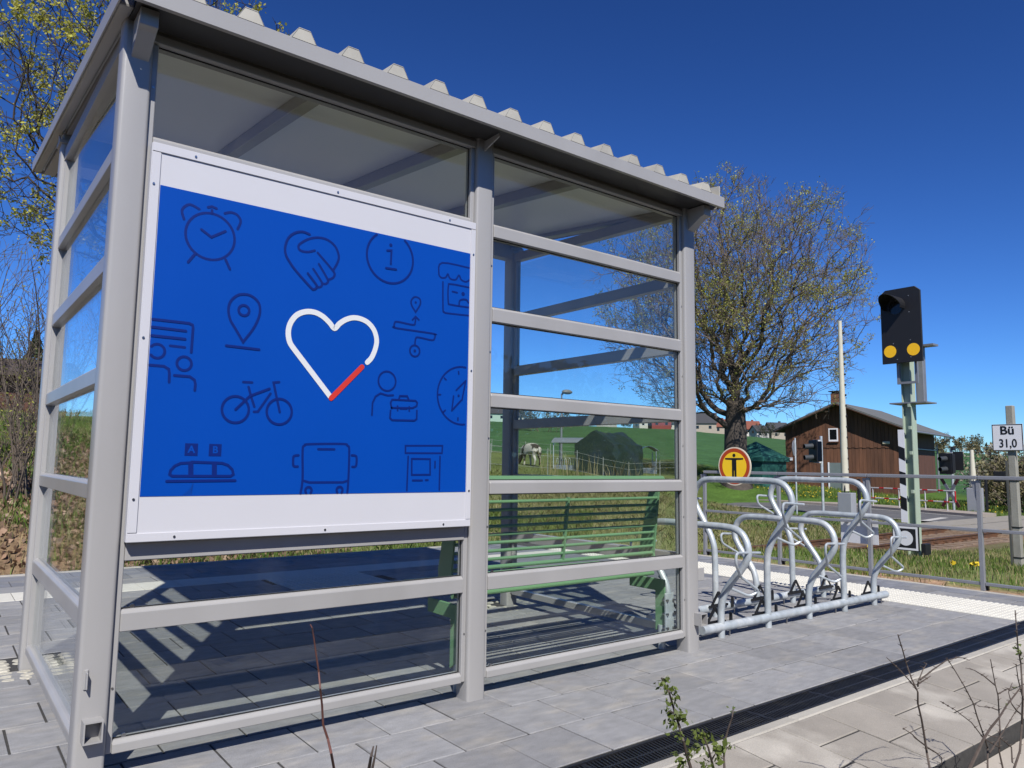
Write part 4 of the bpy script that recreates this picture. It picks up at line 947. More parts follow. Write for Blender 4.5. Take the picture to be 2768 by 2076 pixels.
# ================================================================== PASTURE BEHIND THE TRACK
TARP = pm('dark_green_tarpaulin', (.010, .030, .026), .5, 0, .3, 3, bump=1., bscale=2.2, c2=(.02, .04, .06))
def hill_thing(px_, py_, d): return place(px_, py_, d)
bx, by_, bz = hill_thing(1645, 1280, 42)
ta = thing('tarpaulin_shelter', 'dark green tarpaulin field shelter standing in the pasture', 'field shelter', (bx, by_, bz))
va = np.array((math.sin(R(78)), math.cos(R(78)))); vb = np.array((va[1], -va[0]))      # va: ridge direction away, vb: across
mb = MB(); nx_, nl = 20, 14; Wt, Lt, He, Hr = 2.6, 2.9, 1.65, 2.45
outline = [(-Wt/2-.1, 0), (-Wt/2-.03, .6), (-Wt/2, 1.2), (-Wt/2, He), (-Wt/4, He+(Hr-He)*.55), (0, Hr), (Wt/4, He+(Hr-He)*.52), (Wt/2, He), (Wt/2+.03, 1.2), (Wt/2+.06, .6), (Wt/2+.1, 0)]
fine = []
for (a, b), (c, d) in zip(outline, outline[1:]):
    for k in range(3): fine.append((a+(c-a)*k/3, b+(d-b)*k/3))
fine.append(outline[-1]); V = []
for j in range(nl+1):
    l = -Lt/2+Lt*j/nl
    for (u, z) in fine:
        w = mnoise.noise((u*2.1, l*2.3, z*2.0))*.13+mnoise.noise((u*5, l*5, z*5))*.07; sag = -.10*math.sin(math.pi*j/nl)*(1 if z > He else 0)
        V.append((bx+vb[0]*(u*(1+w))+va[0]*(l+w*.4), by_+vb[1]*(u*(1+w))+va[1]*(l+w*.4), bz+z*(1+w*.25)+sag-.05))
m_ = len(fine); F = [(j*m_+i, j*m_+i+1, (j+1)*m_+i+1, (j+1)*m_+i) for j in range(nl) for i in range(m_-1)]+[tuple(range(m_))[::-1], tuple(range(nl*m_, (nl+1)*m_))]
mb.add(V, F); mb.build('tarpaulin', TARP, ta, smooth=True, ang=50)
ZINC = pm('zinc_sheet', (.42, .46, .50), .4, .5, .08, 3); HAY = pm('hay', (.36, .28, .15), .95, 0, .4, 6, bump=1, bscale=20)
def feeder(px_, py_, d, w, l, h, ang, label):
    x, y, z = hill_thing(px_, py_, d); t = thing('hay_feeder', label, 'hay feeder', (x, y, z), 'roofed hay feeders')
    M = Matrix.Translation((x, y, z)) @ Matrix.Rotation(ang, 4, 'Z'); TT = lambda mb: setattr(mb, 'v', [tuple(M @ Vector(p)) for p in mb.v]) or mb
    arc = [(-w/2-.15+(w+.3)*k/8, h+.28*math.sin(math.pi*k/8)) for k in range(9)]
    TT(MB().prism(arc+[(u, v+.03) for u, v in arc[::-1]], 'y', -l/2-.1, l/2+.1)).build('roof', ZINC, t)
    for sx in (-1, 1):
        for sy in (-1, 1): TT(MB().cyl((sx*w/2, sy*l/2, -.2), (sx*w/2, sy*l/2, h), .03, 8)).build('post', GALV, t)
    TT(MB().box(-w/2, w/2, -l/2, l/2, -.1, .28)).build('tray', ZINC, t)
    for k in range(int(l/.24)):
        for sx in (-1, 1):
            y0 = -l/2+.15+k*.24
            TT(MB().tube([(sx*w/2, y0, .28), (sx*w/2, y0, .62), (sx*w/2, y0+.05, .68), (sx*w/2, y0+.10, .62), (sx*w/2, y0+.10, .28)], .012, 5)).build('tombstone_bar', GALV, t)
    mb = MB(); 
    for k in range(260):
        u, v = random.uniform(-w/2-.2, w/2+.2), random.uniform(-l/2-.2, l/2+.2); zz_ = random.uniform(.0, .55); a = random.uniform(0, 6.28); L_ = random.uniform(.15, .4); b = random.uniform(-.3, .5)
        p = Vector((u, v, zz_)); q = p+Vector((math.cos(a)*L_, math.sin(a)*L_, b*L_)); s_ = Vector((-math.sin(a), math.cos(a), .3))*.02; mb.add([p-s_, p+s_, q], [(0, 1, 2)])
    struct(TT(mb).build('hay', HAY, t, fix=False), 'stuff')
feeder(1552, 1272, 43, 1.5, 2.1, 1.55, R(35), 'roofed hay feeder left of the tarpaulin shelter')
feeder(1749, 1272, 46, .9, 1.6, 1.3, R(-40), 'smaller arched hay feeder right of the tarpaulin shelter')
lx, ly, lz = hill_thing(1517, 1270, 45)
lp = thing('street_lamp', 'grey street lamp post with drop shaped head above the pasture', 'street lamp', (lx, ly, lz))
MB().tube([(lx, ly, lz-.3), (lx, ly, 3.2), (lx, ly, 5.35)], [.075, .06, .045], 10).build('post', LGREY, lp, smooth=True)
MB().sphere((lx+.28, ly-.18, 5.48), .2, 12, 7, (2.0, 1.1, .75)).build('lamp_head', pm('lamp_shell', (.30, .29, .26), .4, .2, .1, 6), lp, smooth=True)
MB().cyl((lx, ly, 5.3), (lx+.1, ly-.06, 5.45), .06, 8).build('neck', LGREY, lp)
# horse seen from behind
hx, hy, hz = hill_thing(1436, 1255, 44)
HORSE = pm('piebald_coat', (.62, .58, .50), .8, 0, .1, 3, c2=(.045, .03, .025), c2lo=.53, c2hi=.56)
def skin_figure(name, verts, edges, mat, parent, M):
    me = bpy.data.meshes.new(name); o0 = Vector(list(parent['_o'])); me.from_pydata([tuple((M @ Vector(v[:3]))-o0) for v in verts], edges, [])
    o = bpy.data.objects.new(name, me); COL.objects.link(o); o.parent = parent
    md = o.modifiers.new('skin', 'SKIN'); md.use_smooth_shade = True
    for i, v in enumerate(verts): o.data.skin_vertices[0].data[i].radius = (v[3], v[4] if len(v) > 4 else v[3]); o.data.skin_vertices[0].data[i].use_root = (i == 0)
    s2 = o.modifiers.new('sub', 'SUBSURF'); s2.levels = 2; s2.render_levels = 2
    me.materials.append(mat); return o
ho = thing('horse', 'white and brown horse grazing beside the hay feeder', 'horse', (hx, hy, hz))
Mh = Matrix.Translation((hx, hy, hz)) @ Matrix.Rotation(R(80), 4, 'Z')
hv = [(-.55, 0, 1.08, .33, .34), (-.1, 0, 1.02, .34, .36), (.45, 0, 1.05, .31, .36), (.85, 0, 1.05, .2, .26), (1.15, 0, .75, .14, .19), (1.35, 0, .42, .12, .15), (1.5, 0, .18, .085, .09), (1.58, 0, .06, .07, .07),
      (-.72, .17, .82, .16), (-.60, .18, .60, .11), (-.78, .18, .38, .07), (-.74, .18, .12, .05), (-.68, .18, .02, .07),
      (-.72, -.17, .82, .16), (-.55, -.18, .60, .11), (-.73, -.18, .38, .07), (-.69, -.18, .12, .05), (-.63, -.18, .02, .07),
      (.52, .17, .72, .11), (.52, .18, .42, .065), (.50, .18, .12, .05), (.56, .18, .02, .07), (.48, -.17, .72, .11), (.42, -.18, .42, .065), (.36, -.18, .12, .05), (.42, -.18, .02, .07),
      (-.88, 0, 1.15, .07), (-.98, 0, .9, .08), (-1.0, 0, .4, .06)]
he = [(0, 1), (1, 2), (2, 3), (3, 4), (4, 5), (5, 6), (6, 7), (0, 8), (8, 9), (9, 10), (10, 11), (11, 12), (0, 13), (13, 14), (14, 15), (15, 16), (16, 17), (2, 18), (18, 19), (19, 20), (20, 21), (2, 22), (22, 23), (23, 24), (24, 25), (0, 26), (26, 27), (27, 28)]
skin_figure('body', hv, he, HORSE, ho, Mh)
# pasture fence: light posts and white wires
WIRE = pm('fence_wire', (.42, .44, .42), .5, 0, .05, 4)
def wire_fence(pts, label, heights, r=.012):
    x0, y0 = pts[0]; t = thing('pasture_fence', label, 'fence', (x0, y0, ground(x0, y0)))
    full = []
    for (a, b), (c, d) in zip(pts, pts[1:]):
        n = max(2, int(math.hypot(c-a, d-b)/3.5))
        full += [(a+(c-a)*k/n, b+(d-b)*k/n) for k in range(n)]
    full.append(pts[-1])
    for x, y in full: MB().cyl((x, y, ground(x, y)-.2), (x, y, ground(x, y)+max(heights)+.1), .016, 6).build('post', WIRE, t)
    for h in heights: MB().tube([(x, y, ground(x, y)+h) for x, y in full], r, 4, cap=False).build('wire', WIRE, t, fix=False)
q = [place(p, 1265, d)[:2] for p, d in ((1250, 36), (1400, 37), (1560, 37.5), (1700, 38), (1860, 42))]
wire_fence(q, 'thin white wire fence in front of the hay feeders', (.35, .95, 1.25), .007)
q = [place(p, 1265, d)[:2] for p, d in ((1240, 62), (1420, 60), (1560, 56), (1720, 52), (1850, 47))]
wire_fence(q, 'thin white wire fence behind the tarpaulin shelter along the field', (.5, 1.0), .007)
q = [place(p, 1300, d)[:2] for p, d in ((2540, 54), (2620, 56), (2700, 57))]
wire_fence(q, 'thin white wire fence right of the barn along the field', (.4, .9, 1.3), .008)

# ================================================================== HOUSES ON THE HILL
def house(px_, d, w, l, h, rh, ang, cw, cr, label, nwin=2):
    p = at_depth(px_, 1200, d); x, y = float(p[0]), float(p[1]); z = ground(x, y)-.6
    t = thing('hill_house', label, 'house', (x, y, z), 'houses on the hill crest')
    M = Matrix.Translation((x, y, z)) @ Matrix.Rotation(ang, 4, 'Z'); TT = lambda mb: setattr(mb, 'v', [tuple(M @ Vector(p)) for p in mb.v]) or mb
    wl = TT(MB().box(-l/2, l/2, -w/2, w/2, 0, h).prism([(-w/2, h), (w/2, h), (0, h+rh)], 'x', -l/2, l/2)).build('wall', cw, t)
    for s in (-1, 1): TT(MB().prism([(s*(w/2+.5), h-.25), (0, h+rh+.1), (0, h+rh+.35), (s*(w/2+.5), h)], 'x', -l/2-.4, l/2+.4)).build('roof', cr, t)
    for k in range(nwin):
        u = -l/2+l*(k+.5)/nwin
        for s in (-1, 1): TT(MB().box(u-.55, u+.55, s*(w/2+.03)-.03, s*(w/2+.03)+.03, h*.45, h*.45+1.2)).build('window', MATS['dark_pane'], t)
    for s in (-1, 1): TT(MB().box(s*(l/2+.03)-.03, s*(l/2+.03)+.03, -.6, .6, h*.75, h*.75+1.1)).build('window', MATS['dark_pane'], t)
    TT(MB().box(l*.15, l*.15+.8, .2, 1.0, h+rh*.5, h+rh+.9)).build('chimney', cr, t)
HW = pm('house_white', (.68, .66, .62), .8, 0, .05, 1); HR = pm('house_red', (.30, .045, .04), .8, 0, .08, 1); HGn = pm('house_mint', (.42, .58, .48), .8, 0, .05, 1); HB = pm('house_beige', (.46, .40, .32), .8, 0, .05, 1)
RG = pm('roof_slate', (.05, .052, .06), .7, 0, .1, 1); RR = pm('roof_red', (.24, .075, .045), .8, 0, .12, 1)
for args in ((1338, 318, 7.2, 9.02, 3.99, 2.85, R(-30), HGn, RG, 'mint green house with dark roof at the left of the hill crest'),
             (1368, 320, 7.2, 6.56, 3.42, 2.85, R(-30), HR, RG, 'red brick house beside the mint green house on the hill'),
             (1395, 327, 6.3, 5.74, 3.42, 2.375, R(-30), HW, RG, 'small white house hidden behind the front shelter post'),
             (1640, 323, 6.3, 7.38, 3.23, 2.09, R(20), HW, RG, 'long low white house above the tarpaulin shelter'),
             (1740, 327, 6.3, 7.38, 4.275, 2.85, R(-20), HW, RG, 'white house left of the bright red house on the hill'),
             (1783, 313, 7.2, 8.2, 4.75, 3.42, R(-35), HR, RG, 'bright red house with dark roof on the hill crest'),
             (1820, 320, 6.3, 6.56, 3.04, 2.47, R(-40), HW, RG, 'white house with dark roof right of the bright red house'),
             (1902, 303, 8.1, 9.84, 4.18, 3.99, R(-50), HB, RG, 'beige house with big grey roof left of the bare tree'),
             (1945, 316, 7.2, 8.2, 3.42, 3.04, R(-30), HB, RR, 'house with red roof just left of the bare tree trunk'),
             (2025, 316, 7.2, 8.2, 3.61, 3.23, R(-40), HW, RR, 'white house with red roof just right of the bare tree trunk'),
             (2052, 306, 5.4, 5.74, 2.85, 2.28, R(-20), HW, RG, 'small white house with dark roof between tree and barn'),
             (2100, 313, 7.2, 8.2, 3.8, 3.42, R(-30), HB, RG, 'beige house with grey roof at the barn corner')): house(*args)
hx2, hy2, hz2 = place(35, 1050, 27)
hu = thing('hillside_hut', 'dark low hut with shallow roof on top of the left bank', 'hut', (hx2, hy2, hz2))
MB().box(hx2-3, hx2+1.6, hy2-1, hy2+3, hz2-.5, hz2+1.25).build('wall', WOODD, hu)
MB().prism([(hy2-1.5, hz2+1.2), (hy2+1, hz2+1.9), (hy2+3.5, hz2+1.2), (hy2+3.5, hz2+1.35), (hy2+1, hz2+2.05), (hy2-1.5, hz2+1.35)], 'x', hx2-3.4, hx2+2).build('roof', pm('hut_roof', (.10, .075, .065), .9, 0, .2, 4), hu)

# ================================================================== VEGETATION
def seg_mesh(name, segs, mat, parent, n=3):
    """tapered twig segments (p0, p1, r0, r1) as one mesh of n-sided sleeves"""
    S = np.array([[*a, *b, r0, r1] for a, b, r0, r1 in segs], float); o0 = np.array(list(parent['_o'])) if parent is not None else np.zeros(3)
    a, b, r0, r1 = S[:, :3]-o0, S[:, 3:6]-o0, S[:, 6], S[:, 7]
    d = b-a; d /= (np.linalg.norm(d, axis=1, keepdims=True)+1e-9)
    ref = np.where(np.abs(d[:, 2:3]) < .9, np.array([[0, 0, 1.]]), np.array([[1., 0, 0]])); u = np.cross(d, ref); u /= np.linalg.norm(u, axis=1, keepdims=True); v = np.cross(d, u)
    rings = []
    for c, r in ((a, r0), (b, r1)):
        for k in range(n):
            t = 2*math.pi*k/n; rings.append(c+(u*math.cos(t)+v*math.sin(t))*r[:, None])
    V = np.stack(rings, 1).reshape(-1, 3); base = np.arange(len(S))[:, None]*2*n
    F = np.concatenate([base+np.array([[k, (k+1) % n, n+(k+1) % n, n+k]]) for k in range(n)], 0)
    me = bpy.data.meshes.new(name); me.vertices.add(len(V)); me.vertices.foreach_set('co', V.ravel())
    me.loops.add(F.size); me.loops.foreach_set('vertex_index', F.ravel().astype('i')); me.polygons.add(len(F))
    me.polygons.foreach_set('loop_start', np.arange(0, F.size, 4, dtype='i')); me.polygons.foreach_set('loop_total', np.full(len(F), 4, 'i'))
    me.polygons.foreach_set('use_smooth', np.ones(len(F), bool)); me.update(); me.materials.append(mat)
    o = bpy.data.objects.new(name, me); COL.objects.link(o)
    if parent is not None: o.parent = parent
    return o
def tri_mesh(name, P, mat, parent=None, k=3):
    """P: (n*k, 3) loose k-gons"""
    P = np.asarray(P, float)
    if parent is not None: P = P-np.array(list(parent['_o']))
    n = len(P); me = bpy.data.meshes.new(name); me.vertices.add(n); me.vertices.foreach_set('co', P.ravel()); me.loops.add(n); me.loops.foreach_set('vertex_index', np.arange(n, dtype='i'))
    me.polygons.add(n//k); me.polygons.foreach_set('loop_start', np.arange(0, n, k, dtype='i')); me.polygons.foreach_set('loop_total', np.full(n//k, k, 'i')); me.update(); me.materials.append(mat)
    o = bpy.data.objects.new(name, me); COL.objects.link(o)
    if parent is not None: o.parent = parent
    return o
def leaf_quads(C, size, up=.3, aspect=.6):
    """randomly turned little leaf quads at centres C"""
    n = len(C); d = rng.normal(size=(n, 3)); d[:, 2] += up; d /= np.linalg.norm(d, axis=1, keepdims=True)
    e = rng.normal(size=(n, 3)); e -= d*(e*d).sum(1, keepdims=True); e /= np.linalg.norm(e, axis=1, keepdims=True)
    s = size*rng.uniform(.6, 1.4, (n, 1)); q = np.stack([C-d*s*.5, C+e*s*aspect*.5, C+d*s*.5, C-e*s*aspect*.5], 1); return q.reshape(-1, 3)
def grow(segs, tips, p, d, L, r, lvl, spec, rnd, forced=None):
    sp = spec[lvl]; n = sp['n']; st = L/n; pts = [np.array(p, float)]; d = np.array(d, float); d /= np.linalg.norm(d)
    for i in range(n):
        d = d+rnd.normal(size=3)*sp['wob']+np.array([0, 0, sp['up']]); d /= np.linalg.norm(d)
        pts.append(pts[-1]+d*st)
    rr = [r*(1-(1-sp['taper'])*i/n) for i in range(n+1)]
    for i in range(n): segs.append((pts[i], pts[i+1], rr[i], rr[i+1]))
    if lvl+1 >= len(spec): tips.append((pts[-1], d)); tips.append((pts[len(pts)//2], d)); return
    nc = sp['kids']
    for k in range(nc):
        f = sp['from']+(1-sp['from'])*(k+rnd.uniform(.2, .8))/nc; i = min(n-1, int(f*n)); q = pts[i]+(pts[i+1]-pts[i])*(f*n-i)
        ax = rnd.normal(size=3); t = pts[i+1]-pts[i]; t /= np.linalg.norm(t); ax -= t*(ax@t); ax /= np.linalg.norm(ax)
        an = R(rnd.uniform(*sp['ang'])); dd = t*math.cos(an)+ax*math.sin(an)
        if sp.get('flat'): dd[2] *= sp['flat']
        grow(segs, tips, q, dd, L*rnd.uniform(*sp['len'])*(1-.45*f if sp.get('cone', 1) else 1), max(.004, rr[i]*sp['rk']), lvl+1, spec, rnd)
BARK = pm('dark_bark', (.085, .068, .055), .9, 0, .3, 5, bump=.6, bscale=14)
BARKF = pm('twig_bark', (.20, .155, .11), .9, 0, .3, 2)
BARKT = pm('maple_bark', (.055, .042, .034), .9, 0, .3, 5)
BUD = leaf_mat('young_leaf', (.42, .44, .08), (.56, .52, .12), .4)
BUDY = leaf_mat('maple_blossom', (.58, .56, .09), (.78, .70, .13), .45)
# ---- the big bare tree
rnd = np.random.default_rng(11)
tx, ty, _z = place(1990, 1300, 44); tz = ground(tx, ty)
tr = thing('bare_tree', 'big spreading bare tree with sparse yellow green buds left of the barn', 'tree', (tx, ty, tz))
right = np.array([math.cos(YAW+.29), -math.sin(YAW+.29), 0])       # across the line of sight
def crown_tree(base, top, cen, rad, N, seed, bf=.35, r_tip=.012, pw=2.35, low=-.55, shell=2.4, kscale=1.):
    """grow a branching skeleton through points spread in a crown volume: every point joins the nearest, best connected node"""
    rnd = np.random.default_rng(seed); base, top, cen, rad = (np.array(v, float) for v in (base, top, cen, rad))
    Q = []
    while len(Q) < N:
        v = rnd.normal(size=3); v /= np.linalg.norm(v); rr = rnd.random()**(1/shell)
        if v[2]*rr < low: continue
        lump = 1+.16*mnoise.noise(tuple(v*2.1+seed))+.07*mnoise.noise(tuple(v*6+seed)); p = cen+v*rad*rr*lump; Q.append(p)
    Q = np.array(Q); Q = Q[np.argsort(np.linalg.norm(Q-top, axis=1))]
    k = 7; nodes = np.zeros((N+k, 3)); par = np.full(N+k, -1); plen = np.zeros(N+k)
    for i in range(k): nodes[i] = base+(top-base)*(i/(k-1)); par[i] = i-1; plen[i] = np.linalg.norm(nodes[i]-base)
    plen[:2] += 6; m = k
    for p in Q:
        d = np.linalg.norm(nodes[:m]-p, axis=1); j = int(np.argmin(d+bf*plen[:m])); nodes[m] = p; par[m] = j; plen[m] = plen[j]+d[j]; m += 1
    A = np.zeros(m); kids = np.zeros(m, int)
    for i in range(m-1, 0, -1):
        if A[i] == 0: A[i] = r_tip**pw
        A[par[i]] += A[i]; kids[par[i]] += 1
    rad_ = A**(1/pw)*kscale; segs = []; tips = []
    for i in range(1, m):
        a, b = nodes[par[i]], nodes[i]; L_ = np.linalg.norm(b-a); n = max(2, int(L_/.45)); r0, r1 = min(rad_[par[i]], rad_[i]*1.25), rad_[i]
        off = rnd.normal(size=3)*L_*.06; q0 = a
        for t in range(1, n+1):
            f = t/n; q1 = a+(b-a)*f+off*math.sin(math.pi*f)+(rnd.normal(size=3)*L_*.009 if t < n else 0)
            segs.append((q0, q1, r0+(r1-r0)*(t-1)/n, r0+(r1-r0)*f)); q0 = q1
        if kids[i] == 0: tips.append((b, (b-a)/L_))
        elif rnd.random() < .5: tips.append((b, (b-a)/L_))
    return segs, tips
def twiglets(segs, tips, n, L, r, rnd, up=.25):
    out = []
    for p, d in tips:
        for _ in range(n):
            v = d*.9+rnd.normal(size=3)*.55; v[2] += up; v /= np.linalg.norm(v); l = L*rnd.uniform(.5, 1.3); m = p+v*l*.5+rnd.normal(size=3)*l*.06; e = p+v*l; e[2] += .05*l
            segs.append((p, m, r, r*.85)); segs.append((m, e, r*.85, r*.6)); out.append(m); out.append(e)
            w = v+rnd.normal(size=3)*.5; w /= np.linalg.norm(w); e2 = m+w*l*.5; segs.append((m, e2, r*.7, r*.55)); out.append(e2)
    return out
segs, tips = crown_tree((tx, ty, tz-.2), (tx+.1, ty, tz+6.2), np.array((tx, ty, 10.6))-right*.3, (7.9, 7.9, 7.7), 4400, 11, .5, .0130, 2.08, -.8, 2.5)
tb = MB().tube([(tx, ty, tz-.4), (tx, ty, tz+.4), (tx, ty, tz+1.6), (tx+.03, ty, tz+3.4), (tx+.08, ty, tz+5.2)], [1.1, .78, .68, .64, .48], 16); tb.build('trunk', BARK, tr, smooth=True)
segs = [s_ for s_ in segs if s_[2] < .7]
tipp = twiglets(segs, tips, 4, .66, .0095, rnd)
tips = [(p, None) for p in tipp]
big = [s for s in segs if s[2] > .05]; small = [s for s in segs if s[2] <= .05]
seg_mesh('limbs', big, BARK, tr, 6)
tw = seg_mesh('twigs', [(a, b, max(.009, r0), max(.007, r1)) for a, b, r0, r1 in small], BARKF, tr, 3); tw['kind'] = 'stuff'
TP = np.array([t[0] for t in tips]); nz = np.array([mnoise.noise((p[0]*.35, p[1]*.35, p[2]*.35+4)) for p in TP])
TPb = TP[(nz > .02) & (TP[:, 2] > 5)]; TPb = TPb[rng.random(len(TPb)) < .65]
bq = leaf_quads(np.repeat(TPb, 4, 0)+rng.normal(size=(len(TPb)*4, 3))*.10, .10)
tri_mesh('buds', bq, BUD, tr, 4)['kind'] = 'stuff'
print('bare tree segs', len(segs), 'buds', len(bq)//4)
# ---- budding maple behind the shelter, top left
rnd = np.random.default_rng(5)
mx_, my_, _z = place(430, 1200, 24); mz_ = ground(mx_, my_)
mt = thing('budding_maple', 'maple with yellow green spring blossom behind the shelter roof at top left', 'tree', (mx_, my_, mz_))
MB().tube([(mx_, my_, mz_-.4), (mx_+.05, my_, mz_+2), (mx_, my_, mz_+6), (mx_-.1, my_+.1, mz_+12)], [.42, .36, .30, .14], 12).build('trunk', BARK, mt, smooth=True)
segs, tips = crown_tree((mx_, my_, mz_), (mx_, my_, mz_+9), (mx_-.6, my_, mz_+9.6), (6.4, 6.4, 5.4), 1900, 5, .38, .011, 2.25, -.75, 1.9)
segs = [s_ for s_ in segs if s_[2] < .3]; tips = [(p, None) for p in twiglets(segs, tips, 3, .5, .008, rnd, .35)]
seg_mesh('limbs', [s for s in segs if s[2] > .03], BARKT, mt, 5)
seg_mesh('twigs', [(a, b, max(.008, r0), max(.007, r1)) for a, b, r0, r1 in segs if r0 <= .03], BARKT, mt, 3)['kind'] = 'stuff'
TP = np.array([t[0] for t in tips]); nz = np.array([mnoise.noise((p[0]*.5, p[1]*.5, p[2]*.5)) for p in TP]); TPb = TP[(nz > -.2) & (rng.random(len(TP)) < .40)]
TPb = TPb[rng.random(len(TPb)) < .9]; cl_ = np.repeat(TPb, 15, 0)+rng.normal(size=(len(TPb)*15, 3))*.085
tri_mesh('blossom', leaf_quads(cl_, .095, .2, .7), BUDY, mt, 4)['kind'] = 'stuff'
print('maple segs', len(segs), 'blossom', len(cl_))
# ---- bare shrubs on the left bank
SHR = pm('shrub_bark', (.16, .125, .095), .9, 0, .25, 4)
spec_s = [dict(n=8, wob=.08, up=.06, taper=.3, kids=7, **{'from': .3}, ang=(18, 45), len=(.3, .55), rk=.6),
          dict(n=4, wob=.12, up=.08, taper=.4, kids=5, **{'from': .2}, ang=(20, 50), len=(.35, .6), rk=.6),
          dict(n=3, wob=.15, up=.08, taper=.5, kids=0, **{'from': 0}, ang=(20, 50), len=(.4, .6), rk=.6)]
def shrub(px_, d, hgt, nst, label, seed, lean=(0, 0)):
    rnd = np.random.default_rng(seed); x, y, z = place(px_, 1300, d); t = thing('bare_shrub', label, 'shrub', (x, y, z), 'bare shrubs on the left bank'); segs = []; tips = []
    for i in range(nst):
        a = rnd.uniform(0, 6.28); q = np.array((x+math.cos(a)*rnd.uniform(0, .35), y+math.sin(a)*rnd.uniform(0, .35), z-.1)); dd = np.array((math.cos(a)*.28+lean[0], math.sin(a)*.28+lean[1], 1.))
        grow(segs, tips, q, dd, hgt*rnd.uniform(.6, 1.1), rnd.uniform(.014, .028), 0, spec_s, rnd)
    seg_mesh('stems', [s for s in segs if s[2] > .009], SHR, t, 5)['kind'] = 'stuff'; seg_mesh('twigs', [(a, b, max(.0045, r0), max(.004, r1)) for a, b, r0, r1 in segs if r0 <= .009], SHR, t, 3)['kind'] = 'stuff'
    TP = np.array([q[0] for q in tips]); TP = TP[rng.random(len(TP)) < .5]; tri_mesh('buds', leaf_quads(TP, .05), BUD, t, 4)['kind'] = 'stuff'
shrub(55, 15.5, 4.6, 9, 'tall bare shrub left of the shelter on the leafy bank', 1)
shrub(-60, 15, 4.2, 8, 'bare shrub at the left picture edge on the leafy bank', 2)
shrub(150, 17, 4.0, 8, 'bare shrub seen through the left side panes', 3)
shrub(10, 13.5, 2.2, 7, 'low bare shrub near the foot of the left bank', 4)
shrub(95, 14.0, 2.6, 7, 'low bare shrub behind the front left shelter post', 6)
shrub(300, 18.5, 4.4, 8, 'bare shrub behind the left corner post of the shelter', 8)
# ---- trees and bushes far off
def bush(px_, py_, d, r, h, n, mat, label, seed, grp, leafn=4, ls=.16):
    rnd = np.random.default_rng(seed); x, y, z = place(px_, py_, d); t = thing('bush', label, 'bush', (x, y, z), grp); segs = []; tips = []
    sp = [dict(n=5, wob=.12, up=.03, taper=.3, kids=7, **{'from': .15}, ang=(25, 55), len=(.35, .6), rk=.55), dict(n=4, wob=.15, up=.04, taper=.4, kids=6, **{'from': .1}, ang=(25, 55), len=(.4, .6), rk=.6), dict(n=3, wob=.2, up=.05, taper=.5, kids=0, **{'from': 0}, ang=(20, 50), len=(.4, .6), rk=.6)]
    for i in range(n):
        a = rnd.uniform(0, 6.28); q = np.array((x+math.cos(a)*rnd.uniform(0, r*.7), y+math.sin(a)*rnd.uniform(0, r*.7), z-.2)); grow(segs, tips, q, (math.cos(a)*.5, math.sin(a)*.5, 1.), h*rnd.uniform(.6, 1.0), .06, 0, sp, rnd)
    seg_mesh('stems', [(a, b, max(.012, r0), max(.01, r1)) for a, b, r0, r1 in segs], SHR, t, 3)['kind'] = 'stuff'
    TP = np.array([q[0] for q in tips]); C = np.repeat(TP, leafn, 0)+rng.normal(size=(len(TP)*leafn, 3))*.15
    tri_mesh('leaves', leaf_quads(C, ls), mat, t, 4)['kind'] = 'stuff'
LFO = leaf_mat('olive_leaf', (.20, .18, .075), (.26, .21, .11), .3); LFW = leaf_mat('pale_blossom', (.44, .40, .33), (.27, .24, .14), .3); LFD = leaf_mat('dark_leaf', (.04, .06, .02), (.07, .08, .03), .2)
bush(2712, 1370, 42, 1.1, 3.6, 10, LFW, 'pale blossoming bush behind the Bü post', 21, 'bushes at the right edge')
bush(2775, 1380, 38, 1.4, 3.4, 11, LFO, 'olive green bush at the right picture edge', 22, 'bushes at the right edge')
bush(2830, 1390, 34, 1.5, 3.2, 9, LFO, 'low olive bush just outside the right picture edge', 23, 'bushes at the right edge')
for i, (p, d, r, h, m, lab) in enumerate(((2540, 170, 2.5, 4.5, LFO, 'tall olive tree clump touching the barn gutter'), (2580, 160, 2.5, 4.5, LFO, 'bare tree clump behind the crossing light'), (2628, 170, 3, 4.5, LFO, 'round tree clump on the right skyline'),
     (2665, 180, 3, 3.2, LFD, 'small dark tree clump on the right skyline'), (1490, 326, 5, 9, LFO, 'light green tree clump at the crest above the lamp'), (1560, 332, 5, 6, LFO, 'low tree clump at the crest above the feeder'), (1700, 316, 4, 4, LFD, 'dark hedge clump by the white hill house'), (2080, 299, 3, 7, LFD, 'dark conifer clump near the barn corner'), (1880, 312, 3, 7, LFD, 'dark tree clump beside the beige hill house'), (1470, 120, 3.2, 6, LFO, 'bare tree top behind the lamp head'))):
    bush(p, 1200, d, r, h, 8, m, lab, 30+i, 'tree clumps on the skyline', 2, .34)
# spruce behind the hut
sx, sy, sz = place(88, 1040, 31)
sp_ = thing('spruce_tree', 'small dark spruce beside the hut on the left bank', 'tree', (sx, sy, sz))
MB().tube([(sx, sy, sz-.2), (sx, sy, sz+3.4)], [.12, .02], 8).build('trunk', BARK, sp_)
P = []
for k in range(2600):
    h = rng.random()**.8; a = rng.uniform(0, 6.28); r_ = (1-h)*1.3*rng.uniform(.3, 1); c = np.array((sx+math.cos(a)*r_, sy+math.sin(a)*r_, sz+.4+h*3.1-r_*.25)); P.append(c)
tri_mesh('needles', leaf_quads(np.array(P), .2, -.2, .3), LFD, sp_, 4)['kind'] = 'stuff'

